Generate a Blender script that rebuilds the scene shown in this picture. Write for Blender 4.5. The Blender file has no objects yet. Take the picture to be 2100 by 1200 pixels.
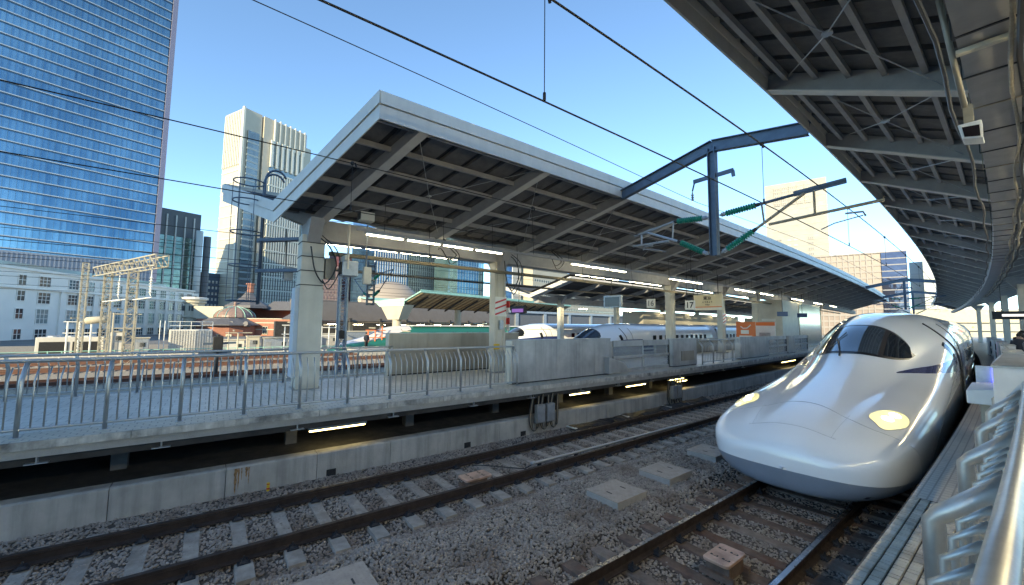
import bpy, math, random
import numpy as np
from mathutils import Vector, Matrix
random.seed(7); rng = np.random.default_rng(7)
R = math.radians
scene = bpy.context.scene
C = scene.collection

# ---------------------------------------------------------------- camera, world, sun, exposure
CAM_Z = 3.096
cam_d = bpy.data.cameras.new('camera'); cam = bpy.data.objects.new('camera', cam_d); C.objects.link(cam)
cam_d.sensor_width = 36; cam_d.lens = 36 * 825.99 / 2100; cam_d.clip_start = .05; cam_d.clip_end = 6000
_a, _b, _r = R(53.36), R(4.525), R(.6225)
_f = Vector((-math.sin(_a)*math.cos(_b), math.cos(_a)*math.cos(_b), math.sin(_b)))
_rt = Vector((math.cos(_a), math.sin(_a), 0)); _up = _rt.cross(_f)
_r2 = _rt*math.cos(_r) + _up*math.sin(_r); _u2 = -_rt*math.sin(_r) + _up*math.cos(_r)
cam.matrix_world = Matrix(((_r2.x, _u2.x, -_f.x, 0), (_r2.y, _u2.y, -_f.y, 0), (_r2.z, _u2.z, -_f.z, CAM_Z), (0, 0, 0, 1)))
scene.camera = cam
SUN = Vector((.50, -.866, math.tan(R(19)))).normalized()
world = bpy.data.worlds.new('World'); scene.world = world; world.use_nodes = True
wn = world.node_tree.nodes; wl = world.node_tree.links
for n in list(wn): wn.remove(n)
wo = wn.new('ShaderNodeOutputWorld'); bg = wn.new('ShaderNodeBackground'); sk = wn.new('ShaderNodeTexSky')
sk.sky_type = 'NISHITA'; sk.sun_disc = False; sk.sun_elevation = math.asin(SUN.z); sk.sun_rotation = math.atan2(SUN.x, SUN.y)
sk.air_density = .65; sk.dust_density = .0; sk.ozone_density = 5.6; sk.altitude = 50
bg.inputs['Strength'].default_value = .15
wl.new(sk.outputs[0], bg.inputs[0]); wl.new(bg.outputs[0], wo.inputs[0])
sun_d = bpy.data.lights.new('sun', 'SUN'); sun_d.energy = 2.0; sun_d.angle = R(.53); sun_d.color = (1, .93, .82)
sun = bpy.data.objects.new('sun', sun_d); C.objects.link(sun); sun.rotation_euler = SUN.to_track_quat('Z', 'Y').to_euler()
sun.location = (60, -80, 90)
scene.view_settings.view_transform = 'Standard'; scene.view_settings.look = 'None'
scene.view_settings.exposure = 1.98; scene.view_settings.gamma = 1
scene.view_settings.use_white_balance = True; scene.view_settings.white_balance_temperature = 9200; scene.view_settings.white_balance_tint = 0
scene.render.engine = 'CYCLES'
scene.cycles.max_bounces = 7; scene.cycles.diffuse_bounces = 4; scene.cycles.glossy_bounces = 4

# ---------------------------------------------------------------- the curved frame along the tracks (s along, d across, z up)
NODES = [-8, 0, 10, 25, 50, 90]
KV = [.00366, .00359, .00264, .00174, .00114, .00056]
SS = np.arange(-120, 700, .1); TH = np.cumsum(np.interp(SS, NODES, KV)) * .1; TH -= np.interp(0, SS, TH)
FX = -np.cumsum(np.sin(TH)) * .1; FY = np.cumsum(np.cos(TH)) * .1
FX -= np.interp(0, SS, FX); FY -= np.interp(0, SS, FY)
def th(s): return float(np.interp(s, SS, TH))
def P(s, d, z):
    t = np.interp(s, SS, TH)
    return (float(np.interp(s, SS, FX) + d*math.cos(t)), float(np.interp(s, SS, FY) + d*math.sin(t)), float(z))

# ---------------------------------------------------------------- materials
MATS = {}
def mat(name, col, rough=.6, metal=0, var=0, scale=4, bump=0, bscale=60, coat=0, emit=0, dirt=None, streak=0, spec=.5, attr=None, alpha=1):
    if name in MATS: return MATS[name]
    m = bpy.data.materials.new(name); m.use_nodes = True; nt = m.node_tree; N = nt.nodes; L = nt.links
    b = N['Principled BSDF']; b.inputs['Roughness'].default_value = rough; b.inputs['Metallic'].default_value = metal
    b.inputs['Specular IOR Level'].default_value = spec
    b.inputs['Base Color'].default_value = (*col, 1)
    if coat: b.inputs['Coat Weight'].default_value = coat; b.inputs['Coat Roughness'].default_value = .04
    if emit:
        b.inputs['Emission Color'].default_value = (*col, 1); b.inputs['Emission Strength'].default_value = emit
    out = None
    if var or dirt or streak or bump or attr:
        g = N.new('ShaderNodeNewGeometry')
        def noise(sc, det=4, stretch=None, rgh=.6):
            mp = N.new('ShaderNodeMapping'); L.new(g.outputs['Position'], mp.inputs[0])
            if stretch: mp.inputs['Scale'].default_value = stretch
            n = N.new('ShaderNodeTexNoise'); n.inputs['Scale'].default_value = sc; n.inputs['Detail'].default_value = det
            n.inputs['Roughness'].default_value = rgh; L.new(mp.outputs[0], n.inputs[0]); return n.outputs[0]
        def ramp(src, a, b_, c0=0., c1=1.):
            r = N.new('ShaderNodeMapRange'); r.inputs[1].default_value = a; r.inputs[2].default_value = b_
            r.inputs[3].default_value = c0; r.inputs[4].default_value = c1; L.new(src, r.inputs[0]); return r.outputs[0]
        def mix(f, A, B, mode='MIX'):
            x = N.new('ShaderNodeMix'); x.data_type = 'RGBA'; x.blend_type = mode
            if isinstance(f, (int, float)): x.inputs[0].default_value = f
            else: L.new(f, x.inputs[0])
            for i, v in ((6, A), (7, B)):
                if isinstance(v, tuple): x.inputs[i].default_value = (*v, 1)
                else: L.new(v, x.inputs[i])
            return x.outputs[2]
        out = tuple(col)
        if attr:
            at = N.new('ShaderNodeAttribute'); at.attribute_name = attr; out = mix(ramp(at.outputs['Fac'], 0, 1), tuple(c*.45 for c in col), tuple(min(1, c*1.6) for c in col))
        if var:
            lo = tuple(c*(1-var) for c in col); hi = tuple(min(1, c*(1+var)) for c in col)
            v = mix(ramp(noise(scale), .3, .7), lo, hi)
            out = v if not attr else mix(.5, out, v)
        if dirt: out = mix(ramp(noise(scale*.35+.3, 6), .48, .72, 0, .85), out, tuple(dirt))
        if streak: out = mix(ramp(noise(5, 5, (1, 1, .08)), .45, .75, 0, streak), out, tuple(c*.35 for c in col))
        if not isinstance(out, tuple): L.new(out, b.inputs['Base Color'])
        if var: L.new(ramp(noise(scale*2.3), .3, .7, max(.02, rough*.8), min(1, rough*1.2)), b.inputs['Roughness'])
        if bump:
            bp = N.new('ShaderNodeBump'); bp.inputs['Strength'].default_value = bump; bp.inputs['Distance'].default_value = .02
            L.new(noise(bscale, 5), bp.inputs['Height']); L.new(bp.outputs[0], b.inputs['Normal'])
    if alpha < 1: b.inputs['Alpha'].default_value = alpha
    MATS[name] = m; return m
M = dict(
 concrete=mat('aged_concrete', (.44, .43, .40), .85, var=.2, scale=1.6, bump=.35, bscale=30, streak=.6),
 conc2=mat('pale_concrete', (.36, .35, .33), .85, var=.16, scale=3, bump=.4, bscale=70),
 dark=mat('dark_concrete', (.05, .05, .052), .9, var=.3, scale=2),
 sleeper=mat('sleeper_concrete', (.36, .32, .28), .88, var=.25, scale=5, bump=.5, bscale=90, dirt=(.19, .15, .12)),
 rusty=mat('brake_dust_concrete', (.15, .105, .085), .9, var=.35, scale=6, bump=.5, bscale=90, dirt=(.16, .07, .04)),
 dusty=mat('dusty_concrete', (.22, .18, .155), .9, var=.3, scale=6, bump=.5, bscale=90, dirt=(.15, .08, .055)),
 rail=mat('rusty_rail', (.05, .034, .028), .62, metal=.3, var=.3, scale=5, bump=.2),
 railtop=mat('polished_rail_head', (.30, .29, .30), .28, metal=.9, var=.2, scale=3),
 clip=mat('fastening_iron', (.028, .03, .036), .6, metal=.3, var=.3, scale=20),
 stone=mat('ballast_stone', (.34, .30, .268), .9, attr='tone', var=.3, scale=3, bump=.3, bscale=120, dirt=(.17, .115, .085)),
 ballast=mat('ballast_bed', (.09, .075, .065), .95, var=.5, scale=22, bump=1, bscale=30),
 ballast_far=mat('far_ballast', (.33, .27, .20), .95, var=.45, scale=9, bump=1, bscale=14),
 tile=mat('paving_tile', (.42, .385, .33), .62, var=.14, scale=7, bump=.25, bscale=140, dirt=(.20, .175, .15)),
 grout=mat('grout', (.10, .09, .085), .9, var=.2, scale=9),
 steel=mat('brushed_steel', (.50, .50, .49), .42, metal=.85),
 panel=mat('weathered_panel', (.42, .42, .41), .45, metal=.4, var=.22, scale=1.3, bump=.1, streak=.35),
 panel2=mat('brown_steel_panel', (.33, .30, .25), .45, metal=.4, var=.15, scale=1.2, streak=.3),
 cream=mat('cream_paint', (.64, .60, .50), .5, var=.08, scale=2, streak=.12),
 fascia=mat('fascia_paint', (.66, .65, .60), .45, var=.06, scale=1.5, streak=.12),
 beam=mat('beam_paint', (.35, .35, .355), .6, var=.12, scale=3, bump=.1),
 flange=mat('beam_flange_paint', (.56, .55, .53), .5, var=.08, scale=3),
 deck=mat('roof_deck', (.13, .13, .135), .85, var=.15, scale=4, bump=.3, bscale=120),
 deckgap=mat('deck_groove', (.035, .034, .036), .9),
 black=mat('black_rubber', (.018, .018, .02), .6, var=.3, scale=9),
 cable=mat('cable_sheath', (.03, .03, .032), .55),
 hose=mat('beige_conduit', (.32, .28, .21), .6, var=.2, scale=9),
 wire=mat('overhead_wire', (.03, .028, .028), .5, metal=.5),
 bsteel=mat('blue_grey_steel', (.085, .125, .175), .5, metal=.3, var=.15, scale=4),
 galv=mat('galvanised_steel', (.40, .43, .46), .45, metal=.6, var=.15, scale=6),
 green=mat('green_insulator', (.0, .235, .16), .28, var=.08, scale=5),
 lamp=mat('lit_tube', (1, .94, .82), .4, emit=13),
 lampn=mat('lit_tube_near', (1, .90, .72), .4, emit=34), lampw=mat('lit_warm_tube', (1, .80, .42), .4, emit=5),
 white=mat('white_train_paint', (.83, .86, .90), .24, coat=1),
 whitepl=mat('white_plastic', (.72, .73, .73), .45, var=.05),
 skirt=mat('grey_train_skirt', (.19, .23, .29), .38, var=.05, coat=.3),
 tglass=mat('dark_glass', (.012, .016, .022), .04, spec=.9), cglass=mat('cab_glass', (.10, .14, .18), .05, metal=.55, spec=1, coat=1),
 frame=mat('window_surround', (.02, .018, .022), .3),
 blue=mat('train_blue', (.02, .04, .16), .25, coat=1),
 lens=mat('headlight_glass', (.80, .76, .48), .12, coat=1, emit=.34),
 bulb=mat('lit_headlight', (1, .97, .8), .2, emit=3),
 redl=mat('lit_red_lamp', (1, .02, .02), .3, emit=12),
 bluel=mat('lit_blue_lamp', (.03, .04, 1), .3, emit=3.5),
 copper=mat('copper_plate', (.62, .40, .30), .4, metal=.4, var=.15, scale=8, dirt=(.30, .17, .12)),
 checker=mat('checker_plate', (.38, .33, .29), .6, metal=.1, var=.12, scale=8),
 orange=mat('orange_paint', (.80, .19, .05), .5), red=mat('red_paint', (.60, .04, .035), .5), yellow=mat('yellow_paint', (.75, .48, .04), .5),
 signw=mat('sign_white', (.78, .77, .72), .5), signc=mat('sign_cream', (.74, .66, .46), .5), ink=mat('sign_ink', (.02, .02, .025), .5),
 screen=mat('departure_screen', (.25, .10, .40), .4, emit=.22), mon=mat('monitor_glass', (.02, .015, .018), .12),
 glassp=mat('door_glass', (.22, .30, .36), .06, spec=.7, alpha=.38),
 copgreen=mat('verdigris_roof', (.30, .56, .46), .6, var=.12, scale=1.2),
 tan=mat('ribbed_soffit', (.42, .32, .20), .6, var=.15), brownband=mat('brown_soffit', (.17, .145, .125), .7, var=.08, scale=.6),
 ftop=mat('far_white', (.64, .61, .55), .6, var=.08, scale=.5),
 brick=mat('red_brick', (.36, .15, .10), .8, var=.12, scale=2), slate=mat('slate_roof', (.12, .115, .12), .6, var=.15, scale=2),
 copperdome=mat('copper_dome', (.26, .17, .14), .5, var=.2, scale=1.5), stonew=mat('cream_stone', (.50, .45, .35), .7, var=.08, scale=.7),
 kit=mat('white_tile_facade', (.88, .79, .70), .6, var=.05, scale=.3), win=mat('window_glass', (.04, .05, .055), .1, spec=.8),
 winl=mat('pale_window_glass', (.22, .27, .26), .12, spec=.8),
 gt=mat('greentrain', (.008, .13, .095), .3, coat=1), pink=mat('pinkband', (.75, .10, .28), .4),
)
def glass_facade(name, col, col2, fx, fz, rough=.06, lit=.1):
    """tower glass: pane-to-pane tint differences over the facade's own grid"""
    m = bpy.data.materials.new(name); m.use_nodes = True; nt = m.node_tree; N = nt.nodes; L = nt.links
    b = N['Principled BSDF']; b.inputs['Roughness'].default_value = rough; b.inputs['Metallic'].default_value = .75
    tc = N.new('ShaderNodeTexCoord'); mp = N.new('ShaderNodeMapping'); mp.inputs['Scale'].default_value = (1/fx, 1/fx, 1/fz)
    L.new(tc.outputs['Object'], mp.inputs[0]); fl = N.new('ShaderNodeVectorMath'); fl.operation = 'FLOOR'; L.new(mp.outputs[0], fl.inputs[0])
    w = N.new('ShaderNodeTexWhiteNoise'); L.new(fl.outputs[0], w.inputs[0])
    n = N.new('ShaderNodeTexNoise'); n.inputs['Scale'].default_value = .03; n.inputs['Detail'].default_value = 2; L.new(tc.outputs['Object'], n.inputs[0])
    ad = N.new('ShaderNodeMath'); ad.operation = 'MULTIPLY_ADD'; L.new(w.outputs[0], ad.inputs[0]); ad.inputs[1].default_value = .16; L.new(n.outputs[0], ad.inputs[2])
    r = N.new('ShaderNodeMapRange'); r.inputs[1].default_value = .35; r.inputs[2].default_value = .8; L.new(ad.outputs[0], r.inputs[0])
    x = N.new('ShaderNodeMix'); x.data_type = 'RGBA'; L.new(r.outputs[0], x.inputs[0]); x.inputs[6].default_value = (*col, 1); x.inputs[7].default_value = (*col2, 1)
    L.new(x.outputs[2], b.inputs['Base Color'])
    # panes sit at slightly different angles, which breaks up the reflection
    bp = N.new('ShaderNodeBump'); bp.inputs['Strength'].default_value = .12; bp.inputs['Distance'].default_value = .3
    n2 = N.new('ShaderNodeTexNoise'); n2.inputs['Scale'].default_value = .35; L.new(tc.outputs['Object'], n2.inputs[0]); L.new(n2.outputs[0], bp.inputs['Height'])
    L.new(bp.outputs[0], b.inputs['Normal']); return m
def paving(name, col, sx, sy, mort):
    """small pavers, square to the platform edge (used where single tiles are too small to tell apart)"""
    m = bpy.data.materials.new(name); m.use_nodes = True; nt = m.node_tree; N = nt.nodes; L = nt.links
    b = N['Principled BSDF']; b.inputs['Roughness'].default_value = .4
    at = N.new('ShaderNodeUVMap'); br = N.new('ShaderNodeTexBrick'); br.inputs['Scale'].default_value = 1
    br.inputs['Brick Width'].default_value = sx; br.inputs['Row Height'].default_value = sy; br.inputs['Mortar Size'].default_value = mort
    br.inputs['Color1'].default_value = (*col, 1); br.inputs['Color2'].default_value = (*[c*.88 for c in col], 1); br.inputs['Mortar'].default_value = (*[c*.45 for c in col], 1)
    L.new(at.outputs[0], br.inputs[0]); n = N.new('ShaderNodeTexNoise'); n.inputs['Scale'].default_value = .8; n.inputs['Detail'].default_value = 6
    L.new(at.outputs[0], n.inputs[0]); r = N.new('ShaderNodeMapRange'); r.inputs[1].default_value = .35; r.inputs[2].default_value = .75; r.inputs[3].default_value = 1; r.inputs[4].default_value = .72
    L.new(n.outputs[0], r.inputs[0]); x = N.new('ShaderNodeMix'); x.data_type = 'RGBA'; x.blend_type = 'MULTIPLY'; x.inputs[0].default_value = 1
    L.new(br.outputs[0], x.inputs[6]); L.new(r.outputs[0], x.inputs[7]); L.new(x.outputs[2], b.inputs['Base Color']); return m
M['pave'] = paving('platform_paving', (.62, .60, .55), .3, .3, .008)
M['pave_edge'] = paving('edge_paving', (.56, .51, .42), .2, .13, .01)

# ---------------------------------------------------------------- geometry collector and scene-tree helpers
ORG = {}
class G:
    def __init__(s): s.v = []; s.f = []; s.uv = None
    def add(s, v, f): o = len(s.v); s.v += [tuple(p) for p in v]; s.f += [tuple(i+o for i in q) for q in f]; return s
    def hexa(s, c): return s.add(c, [(0, 3, 2, 1), (4, 5, 6, 7), (0, 1, 5, 4), (1, 2, 6, 5), (2, 3, 7, 6), (3, 0, 4, 7)])
    def box(s, x0, x1, y0, y1, z0, z1): return s.hexa([(x0, y0, z0), (x1, y0, z0), (x1, y1, z0), (x0, y1, z0), (x0, y0, z1), (x1, y0, z1), (x1, y1, z1), (x0, y1, z1)])
    def tb(s, s0, s1, d0, d1, z0, z1):       # box in the track frame, split along s so it follows the curve
        n = max(1, int(abs(s1-s0)/6)); a = np.linspace(s0, s1, n+1)
        return s.sweep([(d0, z0), (d1, z0), (d1, z1), (d0, z1)], a)
    def sweep(s, prof, a, caps=True, closed=True):
        n = len(prof); v = [P(x, d, z) for x in a for d, z in prof]; f = []
        for i in range(len(a)-1):
            for j in range(n if closed else n-1):
                k = (j+1) % n; f.append((i*n+j, i*n+k, (i+1)*n+k, (i+1)*n+j))
        if caps and closed: f += [tuple(range(n))[::-1], tuple((len(a)-1)*n+j for j in range(n))]
        return s.add(v, f)
    def tube(s, pts, r, n=6, r2=None):
        pts = [Vector(p) for p in pts]; v = []; f = []; m = len(pts); ref = Vector((0, 0, 1))
        ts = [(pts[min(i+1, m-1)] - pts[max(i-1, 0)]).normalized() for i in range(m)]
        if min(t.cross(ref).length for t in ts) < .25:
            c = max((ts[0].cross(t) for t in ts), key=lambda q: q.length)
            ref = c.normalized() if c.length > .08 else Vector((.31, .95, .05)).normalized()
            if min(t.cross(ref).length for t in ts) < .05: ref = Vector((1, 0, 0))
        for i, p in enumerate(pts):
            t = (pts[min(i+1, m-1)] - pts[max(i-1, 0)]).normalized()
            a = t.cross(ref)
            a.normalize(); b = t.cross(a); rr = r if r2 is None else r + (r2-r)*i/(m-1)
            v += [p + a*math.cos(6.28318*k/n)*rr + b*math.sin(6.28318*k/n)*rr for k in range(n)]
        for i in range(m-1):
            for k in range(n): f.append((i*n+k, i*n+(k+1) % n, (i+1)*n+(k+1) % n, (i+1)*n+k))
        f += [tuple(range(n))[::-1], tuple((m-1)*n+k for k in range(n))]
        return s.add(v, f)
    def bar(s, p, q, w, h):                   # rectangular bar between two points, h upright
        p, q = Vector(p), Vector(q); t = (q-p).normalized(); a = t.cross(Vector((0, 0, 1)))
        if a.length < .05: a = Vector((1, 0, 0))
        a.normalize(); b = a.cross(t); a *= w/2; b *= h/2
        return s.hexa([p-a-b, p+a-b, q+a-b, q-a-b, p-a+b, p+a+b, q+a+b, q-a+b])
    def lathe(s, o, ax, prof, n=12):          # prof: (distance along axis, radius)
        o, ax = Vector(o), Vector(ax).normalized(); a = ax.cross(Vector((0, 0, 1)))
        if a.length < .05: a = Vector((1, 0, 0))
        a.normalize(); b = ax.cross(a); v = []; f = []
        for h, r in prof: v += [o + ax*h + a*math.cos(6.28318*k/n)*r + b*math.sin(6.28318*k/n)*r for k in range(n)]
        for i in range(len(prof)-1):
            for k in range(n): f.append((i*n+k, i*n+(k+1) % n, (i+1)*n+(k+1) % n, (i+1)*n+k))
        f += [tuple(range(n))[::-1], tuple((len(prof)-1)*n+k for k in range(n))]
        return s.add(v, f)
    def grid(s, fn, nu, nv):
        v = [fn(i/nu, j/nv) for i in range(nu+1) for j in range(nv+1)]; w = nv+1
        return s.add(v, [(i*w+j, (i+1)*w+j, (i+1)*w+j+1, i*w+j+1) for i in range(nu) for j in range(nv)])
def link(name, g, m, parent=None, loc=None, smooth=False, bevel=0):
    o0 = ORG.get(parent.name, Vector()) if parent else (Vector(loc) if loc else Vector())
    me = bpy.data.meshes.new(name)
    if o0.length: v = [(p[0]-o0.x, p[1]-o0.y, p[2]-o0.z) for p in g.v]
    else: v = g.v
    me.from_pydata(v, [], g.f); me.materials.append(m)
    if smooth: me.polygons.foreach_set('use_smooth', [True]*len(me.polygons))
    ob = bpy.data.objects.new(name, me); C.objects.link(ob)
    if parent: ob.parent = parent
    elif loc: ob.location = loc
    ORG[ob.name] = o0
    if bevel:
        b = ob.modifiers.new('bevel', 'BEVEL'); b.width = bevel; b.segments = 2; b.limit_method = 'ANGLE'
    return ob
def tag(o, label=None, cat=None, group=None, kind=None):
    for k, v in (('label', label), ('category', cat), ('group', group), ('kind', kind)):
        if v: o[k] = v
    return o
def thing(name, label, cat, loc=(0, 0, 0), group=None):
    o = bpy.data.objects.new(name, None); C.objects.link(o); o.location = loc; o.empty_display_size = .2
    ORG[o.name] = Vector(loc); return tag(o, label, cat, group)
def single(name, g, m, label, cat, group=None, loc=None, **k):
    if loc is None: a = np.array(g.v); loc = (float(a[:, 0].mean()), float(a[:, 1].mean()), float(a[:, 2].min()))
    return tag(link(name, g, m, loc=loc, **k), label, cat, group)
def clone(o, parent=None):
    c = o.copy(); C.objects.link(c)
    if parent: c.parent = parent
    for ch in list(o.children): clone(ch, c)
    return c
def place(root, s, d, z, rz=0, label=None):
    root.location = P(s, d, z); root.rotation_euler = (0, 0, th(s)+rz)
    if label: root['label'] = label
    return root
def cr(pts, n=5):
    """smooth curve through the points"""
    p = [np.array(q, float) for q in pts]; p = [2*p[0]-p[1]]+p+[2*p[-1]-p[-2]]; o = []
    for i in range(1, len(p)-2):
        for k in range(n):
            t = k/n; o.append(tuple(.5*((2*p[i])+(-p[i-1]+p[i+1])*t+(2*p[i-1]-5*p[i]+4*p[i+1]-p[i+2])*t*t+(-p[i-1]+3*p[i]-3*p[i+1]+p[i+2])*t**3)))
    return o+[tuple(p[-2])]
ORD = ['nearest', 'second', 'third', 'fourth', 'fifth', 'sixth', 'seventh', 'eighth', 'ninth', 'tenth', 'eleventh', 'twelfth', 'thirteenth', 'fourteenth', 'fifteenth', 'sixteenth']
def sub(s0, s1, step): return np.linspace(s0, s1, max(2, int((s1-s0)/step)+1))

# ================================================================ SETTING: ground, ballast, platforms
tag(link('ground', G().box(-1600, 1200, -1400, 1600, -1.6, -1.2), mat('city_ground', (.16, .155, .15), .9, var=.2, scale=.2)), kind='structure')
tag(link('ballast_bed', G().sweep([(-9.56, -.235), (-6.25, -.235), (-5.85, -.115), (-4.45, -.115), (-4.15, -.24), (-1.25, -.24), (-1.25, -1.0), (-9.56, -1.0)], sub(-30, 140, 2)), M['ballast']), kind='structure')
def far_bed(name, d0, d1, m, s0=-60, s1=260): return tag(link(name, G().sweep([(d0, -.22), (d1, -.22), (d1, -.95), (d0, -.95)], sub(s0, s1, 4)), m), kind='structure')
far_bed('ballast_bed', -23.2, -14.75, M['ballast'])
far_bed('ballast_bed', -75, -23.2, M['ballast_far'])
def paved(name, s0, s1, d0, d1, z, m, parent=None):
    a = sub(s0, s1, 1.5); nd = 2; ds = np.linspace(d0, d1, nd)
    me = bpy.data.meshes.new(name); v = [P(s, d, z) for s in a for d in ds]; f = [(i*nd, (i+1)*nd, (i+1)*nd+1, i*nd+1) for i in range(len(a)-1)]
    me.from_pydata(v, [], f); uv = me.uv_layers.new(name='UVMap'); uvs = [(s, d) for s in a for d in ds]
    for l in me.loops: uv.data[l.index].uv = uvs[l.vertex_index]
    me.materials.append(m); o = bpy.data.objects.new(name, me); C.objects.link(o)
    if parent: o.parent = parent
    return o
# far platform (the one across the two tracks)
plat_l = tag(link('far_platform', G().sweep([(-14.6, 1.0), (-9.37, 1.0), (-9.37, 1.246), (-14.6, 1.246)], sub(-30, 120, 2)), M['conc2']), kind='structure')
paved('paving', -30, 120, -14.25, -10.05, 1.250, M['pave'], plat_l)
paved('edge_paving', -30, 120, -10.05, -9.39, 1.250, M['pave_edge'], plat_l)
# weathered nosing along the slab edge, one cast length after another
for i in range(34):
    s = -7 + i*1.5
    link('edge_stone', G().tb(s+.006, s+1.494, -9.37, -9.335, 1.13, 1.252), mat('stained_nosing', (.52, .50, .46), .8, var=.25, scale=6, streak=.8, dirt=(.06, .06, .06)), plat_l)
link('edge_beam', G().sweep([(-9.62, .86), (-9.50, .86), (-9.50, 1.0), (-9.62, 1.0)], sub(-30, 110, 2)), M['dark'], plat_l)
for s in [-4.2, -2.1, -.6, 1.6, 3.7, 6.0, 8.1, 10.4, 12.5, 14.7, 17, 19, 21.4, 24]:
    g = G().tb(s-.01, s+.01, -10.4, -9.42, .90, 1.0).tb(s-.13, s+.13, -10.4, -9.40, .885, .90)
    link('slab_bracket', g, M['galv'], plat_l)
# near platform: slab, paving, single tiles where they can be told apart
plat_r = tag(link('near_platform', G().sweep([(-1.0, -1.0), (9.5, -1.0), (9.5, 1.236), (-1.0, 1.236)], sub(-12, 150, 2)), M['grout']), kind='structure')
paved('paving', 6.36, 150, -.985, 9.5, 1.246, paving('near_paving', (.48, .43, .37), .105, .079, .008), plat_r)
paved('paving', -12, 6.36, -.355, 9.5, 1.246, MATS.get('x') or bpy.data.materials['near_paving'], plat_r)
tm = []
for k in range(4):
    for L_ in (.105, .052):
        g = G(); j = random.random
        w = .070; b = .004
        g.add([(0, 0, -.02), (w, 0, -.02), (w, L_, -.02), (0, L_, -.02), (b, b, .012), (w-b, b, .012), (w-b, L_-b, .012), (b, L_-b, .012)],
              [(0, 1, 5, 4), (1, 2, 6, 5), (2, 3, 7, 6), (3, 0, 4, 7), (4, 5, 6, 7)])
        me = bpy.data.meshes.new('paving_tile'); me.from_pydata(g.v, [], g.f)
        c = (.46+.05*k, .41+.045*k, .34+.036*k) if k < 3 else (.54, .49, .42)
        me.materials.append(mat('tile_tone_%d' % k, c, .55, var=.14, scale=9, bump=.25, bscale=140, dirt=(.22, .19, .16))); tm.append(me)
nt_ = 0
for row in range(8):
    d = -.985 + row*.079; s = 3.3 + (row*.037) % .08; flip = row % 2
    while s < 6.3 and nt_ < 300:
        L_ = 1 if flip else 0; flip = 1-flip
        o = bpy.data.objects.new('paving_tile', tm[random.randrange(4)*2 + L_]); C.objects.link(o); o.parent = plat_r
        o.location = P(s, d, 1.24 + random.uniform(0, .003)); o.rotation_euler = (0, 0, th(s)); s += (.052 if L_ else .105) + .008; nt_ += 1
# retaining wall below the far platform, cast in lengths
wall = thing('retaining_wall', 'low stained concrete wall below the far platform beside the ballast', 'wall', P(0, -9.6, -1))
for i in range(26):
    s = -6.2 + i*1.65
    link('wall_panel', G().sweep([(-9.86, -.9), (-9.56, -.9), (-9.56, .275), (-9.60, .30), (-9.86, .30)], [s+.006, s+.83, s+1.644]), M['concrete'], wall)
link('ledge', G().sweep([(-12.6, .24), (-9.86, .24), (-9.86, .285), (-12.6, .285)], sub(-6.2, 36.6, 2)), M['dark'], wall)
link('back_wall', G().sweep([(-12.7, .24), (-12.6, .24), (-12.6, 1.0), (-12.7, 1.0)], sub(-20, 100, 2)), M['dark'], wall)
for s in (-4.3, -1.3, 1.7, 4.7, 7.7, 10.7, 13.7, 16.7, 19.7): link('support_pillar', G().tb(s-.12, s+.12, -10.95, -10.7, .285, 1.0), mat('pillar_grey', (.12, .125, .13), .9, var=.2), wall)
for u0, w, h, z1 in ((.56, .035, .47, .27), (.61, .02, .40, .27), (.66, .012, .24, .27), (.74, .03, .20, .27), (.78, .014, .33, .26)):
    n = 9; L1 = [P(u0-w*(1-k/n)**.5*(1+.35*math.sin(k*2.3+u0*40))/1.3, -9.556, z1-h*k/n) for k in range(n+1)]; L2 = [P(u0+w*(1-k/n)**.5*(1+.35*math.sin(k*1.7+u0*90))/1.3, -9.556, z1-h*k/n) for k in range(n+1)]
    link('rust_stain', G().add(L1+L2, [(k, k+1, n+2+k, n+1+k) for k in range(n)]), mat('rust_run', (.30, .17, .08), .9, var=.5, scale=30), wall)
for s in (5.9, 7.9, 2.35): link('drain_hole', G().tb(s-.1, s+.1, -9.565, -9.55, -.22, -.08), M['black'], wall)
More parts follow.
